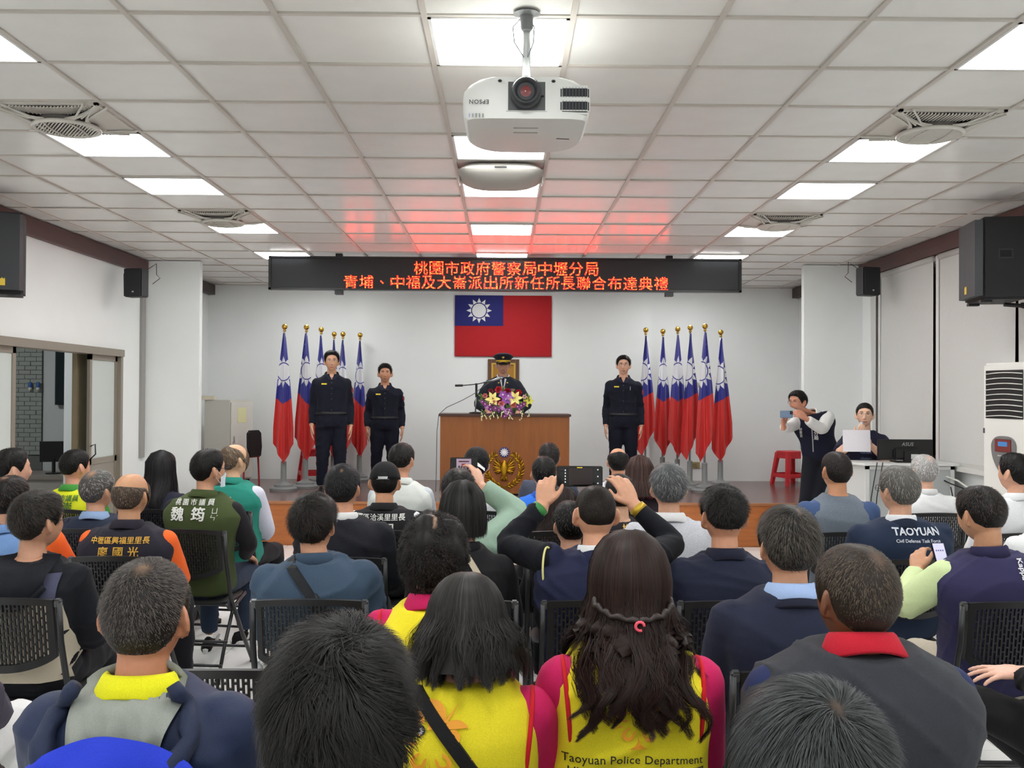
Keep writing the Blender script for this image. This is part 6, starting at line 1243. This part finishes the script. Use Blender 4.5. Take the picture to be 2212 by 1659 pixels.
r, J, o, TH = sit('person in a black cap with a white brim, before the podium', 1030, 966, R[5], dict(hair=short(n=1100, w=.0026), skin=(222, 174, 150), wear=[('shirt', (206, 208, 212))]+PT), dy=.0); th = np.linspace(-PI, PI, 32, endpoint=False); MB().loft([[TH(q) for q in skull(dirs(np.full(32, a_), th), False)+dirs(np.full(32, a_), th)*.020] for a_ in np.linspace(1.35, .05, 8)]).build('cap', M((20, 20, 22), .7, 'cloth'), r, smooth=True); MB().grid([[TH((s*.095-.035, -.080-.03*(1-s*s)-q*.06*(1-.5*s*s), .045-.03*q-.05*s*s)) for s in np.linspace(-1, 1, 13)] for q in np.linspace(0, 1, 5)]).build('brim', M((236, 236, 232), .7, 'cloth'), r, smooth=True, fix=False)
r, J, o, TH = sit('black-haired man in a bright blue vest with olive sleeves', 1175, 986, R[5], dict(fine=1, ears=1.15, skin=(202, 146, 116), hair=short(n=1300, w=.0024, thick=.014), wear=[('shirt', (104, 104, 84)), ('vest', (44, 110, 214)), ('collar', (40, 96, 196), dict(name='vest_collar'))]+PT), dy=0)
r, J, o, TH = sit('woman with a reddish brown bob and maroon collar', 1382, 985, R[5], dict(ears=.5, w=.92, skin=(222, 174, 150), hair=dict(kind='bob', thick=.02, len=.03, n=900, w=.0026, lift=.1, rand=.25, grey=.25, col=(34, 22, 20), tip=(104, 72, 62), fall=.15, flare=.3, nf=1400, wf=.003, yb=-.15, pmin=60, jit=.01), wear=[('shirt', (40, 30, 36)), ('collar', (140, 34, 66), dict(name='collar'))]+PT), dy=0)
r, J, o, TH = sit('white-haired man in a white shirt beside the grey counter', 1996, 982, R[5], dict(fine=1, skin=(224, 174, 148), hair=short(n=1300, w=.0024, thick=.013, len=.022, lift=.3, grey=.7, col=(150, 148, 146), tip=(232, 232, 230), crown=.32, wth=.6, scalp=(206, 166, 146)), wear=[('shirt', (228, 229, 230), dict(e=.014)), ('collar', (228, 229, 230), dict(name='shirt_collar', kind='stand'))]+PT), dy=0)
# --- row 6
r, J, o, TH = sit('man with cropped black hair directly before the podium', 1186, 957, R[6], dict(hair=buzz(n=1400, w=.0026, thick=.012, len=.016, grey=.22), skin=(202, 150, 120), wear=[('shirt', (70, 76, 92))]+PT), dy=0)
r, J, o, TH = sit('bald man with a fringe of dark hair below the officer in glasses', 1335, 966, R[6], dict(hair=short(bald=(40, 58, 128), n=800, w=.0026, thick=.010, len=.018, grey=.3, lift=.2), skin=(206, 150, 118), wear=[('shirt', (206, 208, 212))]+PT), dy=0)
# bottles and bags on the floor
t = thing('water_bottle', 'small clear water bottle standing on the floor beside a chair', 'bottle', tuple(A([at(558, 1290, 5.6)[0], 5.6, 0]))); MB().lathe([(.030, 0), (.032, .01), (.032, .12), (.026, .145), (.013, .16), (.013, .175)], n=20).build('bottle_body', M((206, 212, 214), .12, 'glass', trans=.7), t, smooth=True); MB().lathe([(.015, .172), (.015, .192), (0, .192)], n=16).build('cap', M((226, 226, 226), .4), t); MB().lathe([(.0325, .05), (.0328, .052), (.0328, .10), (.0325, .102)], n=20).build('label', M((196, 200, 206), .5), t)

# --- on the stage
UN = (20, 22, 36)
def officer(label, u, top_v, y, S, x_sh=0):
    p = at(u, top_v, y); S.setdefault('wear', [('shirt', UN, dict(e=.008, wr=.004)), ('collar', (26, 28, 44), dict(name='shirt_collar', kind='shirt')), ('pants', UN, dict(lg=1.08, t1=.16))])  # collar tone raised above the shirt's navy to stand for light on it
    S.update(sit=False, face=True, fine=1, hands=S.get('hands', True))
    r, J, o, TH = person(label, p[0], y, p[2], S, S.get('yaw', PI+math.atan2(-p[0], y)), ZS); return r, J, o, TH
def patch(r, g, x, z, w_, h_, mat, name, off=.004):
    bv = BVHTree.FromPolygons([tuple(v) for v in coords(g)], [tuple(p.vertices) for p in g.polygons]); rows = []
    for zz in np.linspace(z-h_/2, z+h_/2, 4):
        row = []; last = .12
        for xx in np.linspace(x-w_/2, x+w_/2, 7):
            h = bv.ray_cast(Vector((xx, 1.5, zz)), Vector((0, -1, 0))); last = h[0].y if h[0] is not None else last; row.append((xx, last+off, zz))
        rows.append(row)
    return MB().grid(rows).build(name, mat, r, smooth=True, fix=False)
def cut(r, g, pts, mat, name, off=.005, n=7):
    "flat cloth shape (outline in x, z; fanned from its first point) pressed onto the front of a garment"
    bv = BVHTree.FromPolygons([tuple(v) for v in coords(g)], [tuple(p.vertices) for p in g.polygons]); a_, b_, c_ = [A(p, float) for p in pts]; rows = []; last = .12
    for q in np.linspace(0, 1, n):
        row = []
        for s in np.linspace(0, 1, n):
            x, z = a_+((b_-a_)*(1-s)+(c_-a_)*s)*max(q, .02); h = bv.ray_cast(Vector((x, 1.5, z)), Vector((0, -1, 0))); last = h[0].y if h[0] is not None else last; row.append((x, last+off, z))
        rows.append(row)
    return MB().grid(rows).build(name, mat, r, smooth=True, fix=False)
def open_collar(r, J, g, colr, skin, drop=.062):
    x0, _, z = J['nb']; cut(r, g, [(x0, z-drop), (x0-.036, z+.004), (x0+.036, z+.004)], skin, 'open_neck', .003)
    for s in (-1, 1): cut(r, g, [(x0+s*.078, z-.004), (x0+s*.030, z+.006), (x0+s*.040, z-.062)], M(colr, .75, 'cloth'), 'collar_flap', .010); cut(r, g, [(x0+s*.030, z+.006), (x0+s*.002, z-drop), (x0+s*.040, z-.062)], M(colr, .75, 'cloth'), 'collar_flap', .010)
def uniform(r, J, g, pen=False, sk=(206, 156, 126)):
    open_collar(r, J, g, (34, 36, 56), M(sk, .5, 'skin'))  # flaps lighter than the shirt of the same navy: light painted into the colour
    z = J['nb'][2]; w_ = J['w']
    patch(r, g, .085*w_, z-.115, .062, .016, M((226, 206, 50), .5), 'name_strip', .005)
    for s in (-1, 1): patch(r, g, s*.085*w_, z-.165, .105, .035, M((20, 22, 34), .8, 'cloth'), 'pocket_flap', .006); patch(r, g, s*.085*w_, z-.215, .10, .075, M((22, 24, 37), .8, 'cloth'), 'pocket', .003)
    patch(r, g, 0, z-.24, .035, .40, M((21, 23, 35), .8, 'cloth'), 'placket', .0045)
    for k in range(6): patch(r, g, 0, z-.10-k*.065, .010, .010, M((70, 72, 84), .4), 'button', .007)
    if pen: patch(r, g, -.085*w_, z-.135, .006, .045, M((200, 204, 210), .4), 'pen', .009)
    a_ = J['arms'][0]; MB().ball(a_['S']+(a_['E']-a_['S'])*.30+A([-.058, .02, 0]), (.012, .03, .035), 10).build('shoulder_patch', M((150, 52, 50), .7, 'cloth'), r, smooth=True)
    b = MB(); torso(b, J, .0215, .125, .175); b.build('belt', M((14, 14, 18), .5), r, smooth=True)
    for s in (-1, 1): MB().loft([[J['hip']+A([s*(.125+.012), q*.05, z_]) for q in (-1, 1)]+[J['hip']+A([s*(.155+.012*0), q*.05, z_]) for q in (1, -1)] for z_ in (-.30, -.18)]).build('cargo_pocket', M(UN, .8, 'cloth'), r)
r, J, o, TH = officer('tall officer in a dark navy uniform standing among the left flags', 717, 757, 11.75, dict(w=1.04, g=1.02, skin=(206, 156, 126), hair=short(n=1400, w=.003, thick=.026, len=.03, lift=.5, front=-4, nape=10), glasses=(120, 112, 106), gl=.6)); uniform(r, J, o['shirt'])
a_ = J['arms'][0]; d = nrm(a_['E']-a_['W']); MB().tube([a_['W']+d*.01, a_['W']+d*.04], .034, 16).build('watch', BLK, r, smooth=True)
r, J, o, TH = officer('shorter young officer in a dark navy uniform beside the podium', 832, 785, 12.6, dict(w=1.0, g=.95, ears=1.25, skin=(200, 144, 114), hair=short(n=1400, w=.003, thick=.020, len=.026, lift=.7, front=2))); uniform(r, J, o['shirt'])
r, J, o, TH = officer('officer with glasses in a dark navy uniform beside the right flags', 1347, 767, 12.3, dict(w=1.0, g=.95, skin=(212, 164, 138), glasses=(90, 84, 82), gl=.7, hair=short(n=1500, w=.003, thick=.022, len=.034, lift=.2, front=-2, comb=(.6, .4, -.3)))); uniform(r, J, o['shirt'], True)
# the chief at the podium
r, J, o, TH = officer('officer in a peaked cap and dark dress uniform speaking behind the podium', 1087, 768, 12.45, dict(w=1.02, skin=(190, 140, 116), hair=short(n=500, thick=.010), glasses=(110, 104, 100), gl=.6, hands=False, arms={'LR'[i]: dict(W=(s*.20, .22, 1.0), hint=(s, -.6, -.6), f=(-s*.3, .9, -.2), n=(0, .2, 1), curl=.4) for i, s in enumerate((-1, 1))},
    wear=[('shirt', (196, 198, 204)), ('jacket', (34, 38, 48), dict(e=.018)), ('collar', (214, 216, 220), dict(name='shirt_collar', kind='shirt')), ('collar', (34, 38, 48), dict(name='jacket_collar', kind='lapel')), ('pants', (30, 32, 44))]))
zc = J['nb'][2]; g = o['jacket']; cut(r, g, [(0, zc-.20), (-.050, zc+.0), (.050, zc+.0)], M((206, 208, 214), .6), 'shirt_front', .004); cut(r, g, [(0, zc-.215), (-.020, zc-.02), (.020, zc-.02)], M((24, 28, 48), .5, 'cloth'), 'necktie', .010)
for s in (-1, 1): cut(r, g, [(s*.002, zc-.21), (s*.055, zc+.0), (s*.095, zc-.08)], M((40, 44, 56), .7, 'cloth'), 'lapel', .010); patch(r, g, -.09, zc-.165, .085, .03, M((206, 196, 196), .5), 'medal_ribbon_bar', .008)
for k in range(4): patch(r, g, -.06-.02*k, zc-.165, .012, .028, M(((176, 40, 50), (226, 226, 226), (60, 70, 140), (206, 60, 60))[k], .5), 'ribbon', .011)
for s in (-1, 1): patch(r, g, s*.055, zc-.075, .02, .014, M((206, 176, 90), .3, metal=.7), 'lapel_pin', .012); MB().box(J['nb']+A([s*.115, 0, -.012]), (.10, .05, .012), rotm(0, 0, s*.42)).build('shoulder_board', M((44, 46, 54), .6), r, bevel=.004)
cp = MB(); rg_ = []; th = np.linspace(0, 2*PI, 40, endpoint=False)
for rr_, z_, tl in ((.086, .035, 0), (.089, .062, 0), (.128, .098, .012), (.126, .112, .016), (.10, .124, .018), (.02, .130, .016)): rg_.append([TH((math.cos(a_)*rr_, math.sin(a_)*rr_*1.1, z_+math.sin(a_)*tl*1.5)) for a_ in th])
cap = cp.loft(rg_).build('peaked_cap', M((24, 25, 36), .7, 'cloth'), r, smooth=True); MB().grid([[TH((s*.088, .055+.045*(1-s*s)+q*(.045-.02*s*s), .040-.028*q-.014*(1-s*s)*q)) for s in np.linspace(-1, 1, 13)] for q in np.linspace(0, 1, 5)]).build('visor', M((22, 22, 26), .3), cap, smooth=True, fix=False)
MB().grid([[TH((s*.0895, .104*math.sqrt(max(0, 1-s*s*.93)), z_)) for s in np.linspace(-1, 1, 17)] for z_ in (.036, .06)]).build('gold_band', M((206, 168, 50), .35, metal=.6), cap, smooth=True, fix=False)
for s in (-1, 1): MB().tube([TH((s*(.018+.05*q), .128-.02*q*q, .032-.010*q)) for q in np.linspace(0, 1, 5)], [.002, .006, .0065, .005, .002], 8, flat=.5).build('visor_braid', M((226, 190, 70), .3, metal=.7), cap, smooth=True)
MB().lathe([(.0, 0), (.018, .0), (.017, .006), (.008, .010), (0, .010)], TH((0, .128, .092)), 16, A([[1, 0, 0], [0, 0, -1], [0, 1, 0]])).build('cap_badge', M((196, 168, 84), .3, metal=.7), cap, smooth=True)
# man photographing in front of the stage
yq = 10.68; hp_ = at(1772, 978, yq); C_ = at(1723, 869, yq-.12); X0, Y0 = hp_[0], yq; yawq = PI-.55
lc_ = lambda p: (rotm(-yawq) @ (A(p)-A([X0, Y0, 0])))
r, J, o, TH = person('stooping man in a navy vest and white shirt photographing with a blue phone', X0, Y0, 1.7, dict(sit=False, face=True, fine=1, hands=True, hsz=1.05, C=lc_(C_), hip=lc_(hp_), nb=lc_(at(1752, 893, yq-.04)), hyaw=-.35, hpitch=-.1, w=1.02, skin=(198, 138, 112), glasses=(60, 56, 56), gl=.7, al=1.0, sht=.84,
    arms=dict(R=dict(at=at(1690, 924, yq-.40), hint=(.1, -.1, -1), wf=(-.05, -.1, .98), wn=(-.75, .6, .1), curl=.9), L=dict(at=at(1742, 905, yq-.42), hint=(-.6, -.2, -1), wf=(-.80, -.1, .5), wn=(.3, -.8, .4), curl=.6)),
    legs=[[lc_(hp_+A([.08, .02, -.02])), lc_(at(1762, 1078, yq-.12)), lc_(A([X0+.0, yq+.02, .09]))], [lc_(hp_+A([-.09, .02, -.02])), lc_(at(1741, 1076, yq-.10)), lc_(A([X0-.20, yq-.02, .09]))]],
    hair=short(n=1500, w=.003, thick=.020, len=.034, lift=.2, front=-2), wear=[('shirt', (222, 222, 220), dict(e=.014, wr=.007)), ('vest', (22, 24, 42), dict(e=.024)), ('collar', (226, 226, 222), dict(name='shirt_collar', kind='shirt')), ('pants', (24, 26, 34), dict(t1=.18))]), yawq, 0)
V_ = o['vest']; zc = J['nb'][2]; xb = J['nb'][0]; print_on(r, V_, '中\n壢\n分\n局', xb-.08, zc-.19, .050, wm, .02, front=True); print_on(r, V_, '秘\n書\n室', xb+.085, zc-.21, .036, wm, .01, front=True); patch(r, V_, (xb+J['hip'][0])/2, (zc+J['hip'][2])/2-.02, .012, .36, M((150, 152, 156), .4, metal=.5), 'zip', .004)
pc = at(1699, 895, yq-.47); t = thing('phone', 'pale blue phone held sideways by the stooping man in the navy vest', 'phone', tuple(pc), .25); MB().bx(-.075, .075, -.004, .004, -.038, .038).build('case', M((128, 148, 176), .4), t, bevel=.004); l_ = MB().bx(.035, .072, -.0075, -.003, .0, .034).build('camera_bump', M((92, 100, 116), .3), t, bevel=.003)
for dx, dz in ((.045, .026), (.045, .009), (.062, .018)): MB().lathe([(0, 0), (.007, 0), (.007, .003), (0, .004)], (dx, -.0075, dz), 14, A([[1, 0, 0], [0, 0, -1], [0, 1, 0]])).build('lens', M((14, 14, 18), .1), l_)
# the presenter behind the counter
yq = 9.36; p = at(1868, 870, yq); r, J, o, TH = person('woman with glasses reading from a sheet of paper into a microphone behind the grey counter', p[0], yq, p[2], dict(sit=False, face=True, fine=1, hands=True, w=.92, g=.92, smile=.25, lips=(176, 70, 72), skin=(224, 182, 156), glasses=(150, 134, 122), gl=.7, hair=short(n=1400, w=.0026, thick=.012, len=.03, lift=.03, rand=.08, front=2, comb=(0, -1, -.3)), hs=.96,
    arms=dict(R=dict(at=at(1852, 946, yq-.28), hint=(1, -.2, -1), wf=(.25, -.5, .8), wn=(-.3, -.6, -.6), curl=.8), L=dict(at=at(1880, 962, yq-.22), hint=(-1, -.2, -1), wf=(-.75, -.55, .2), wn=(.1, -.9, -.3), curl=.7)),
    wear=[('shirt', (30, 32, 52), dict(sleeve='half', e=.014)), ('pants', (34, 34, 40))]), PI-.36)
rp = random.Random(2)
for k in range(5): print_on(r, o['shirt'], ''.join(rp.choice('ılιіíñlr•ti') for _ in range(11)), -.01, J['nb'][2]-.10-k*.055, .030, INK((96, 118, 150)), .01, front=True, name='shirt_print')
pp = at(1850, 952, yq-.34); t = thing('paper_sheet', 'white sheet of paper held up by the woman behind the counter', 'paper', tuple(pp), -.08); MB().grid([[(x_, -.015*math.cos(x_*9)+.10*z_, z_-.02*(x_*6)**2*.15) for x_ in np.linspace(-.125, .125, 9)] for z_ in np.linspace(-.10, .10, 5)]).build('sheet', M((224, 220, 226), .7), t, smooth=True, fix=False)
pm = at(1861, 922, yq-.24); t = thing('hand_microphone', 'silver hand microphone at the mouth of the woman behind the counter', 'microphone', tuple(pm)); t.rotation_euler = (.4, 0, 0); MB().lathe([(.012, -.16), (.017, -.03), (.022, -.01), (.024, .0)], n=18).build('handle', M((150, 152, 156), .35, metal=.6), t, smooth=True); MB().ball((0, 0, .022), (.026, .026, .030), 16).build('grille_head', M((172, 174, 178), .4, metal=.5), t, smooth=True)
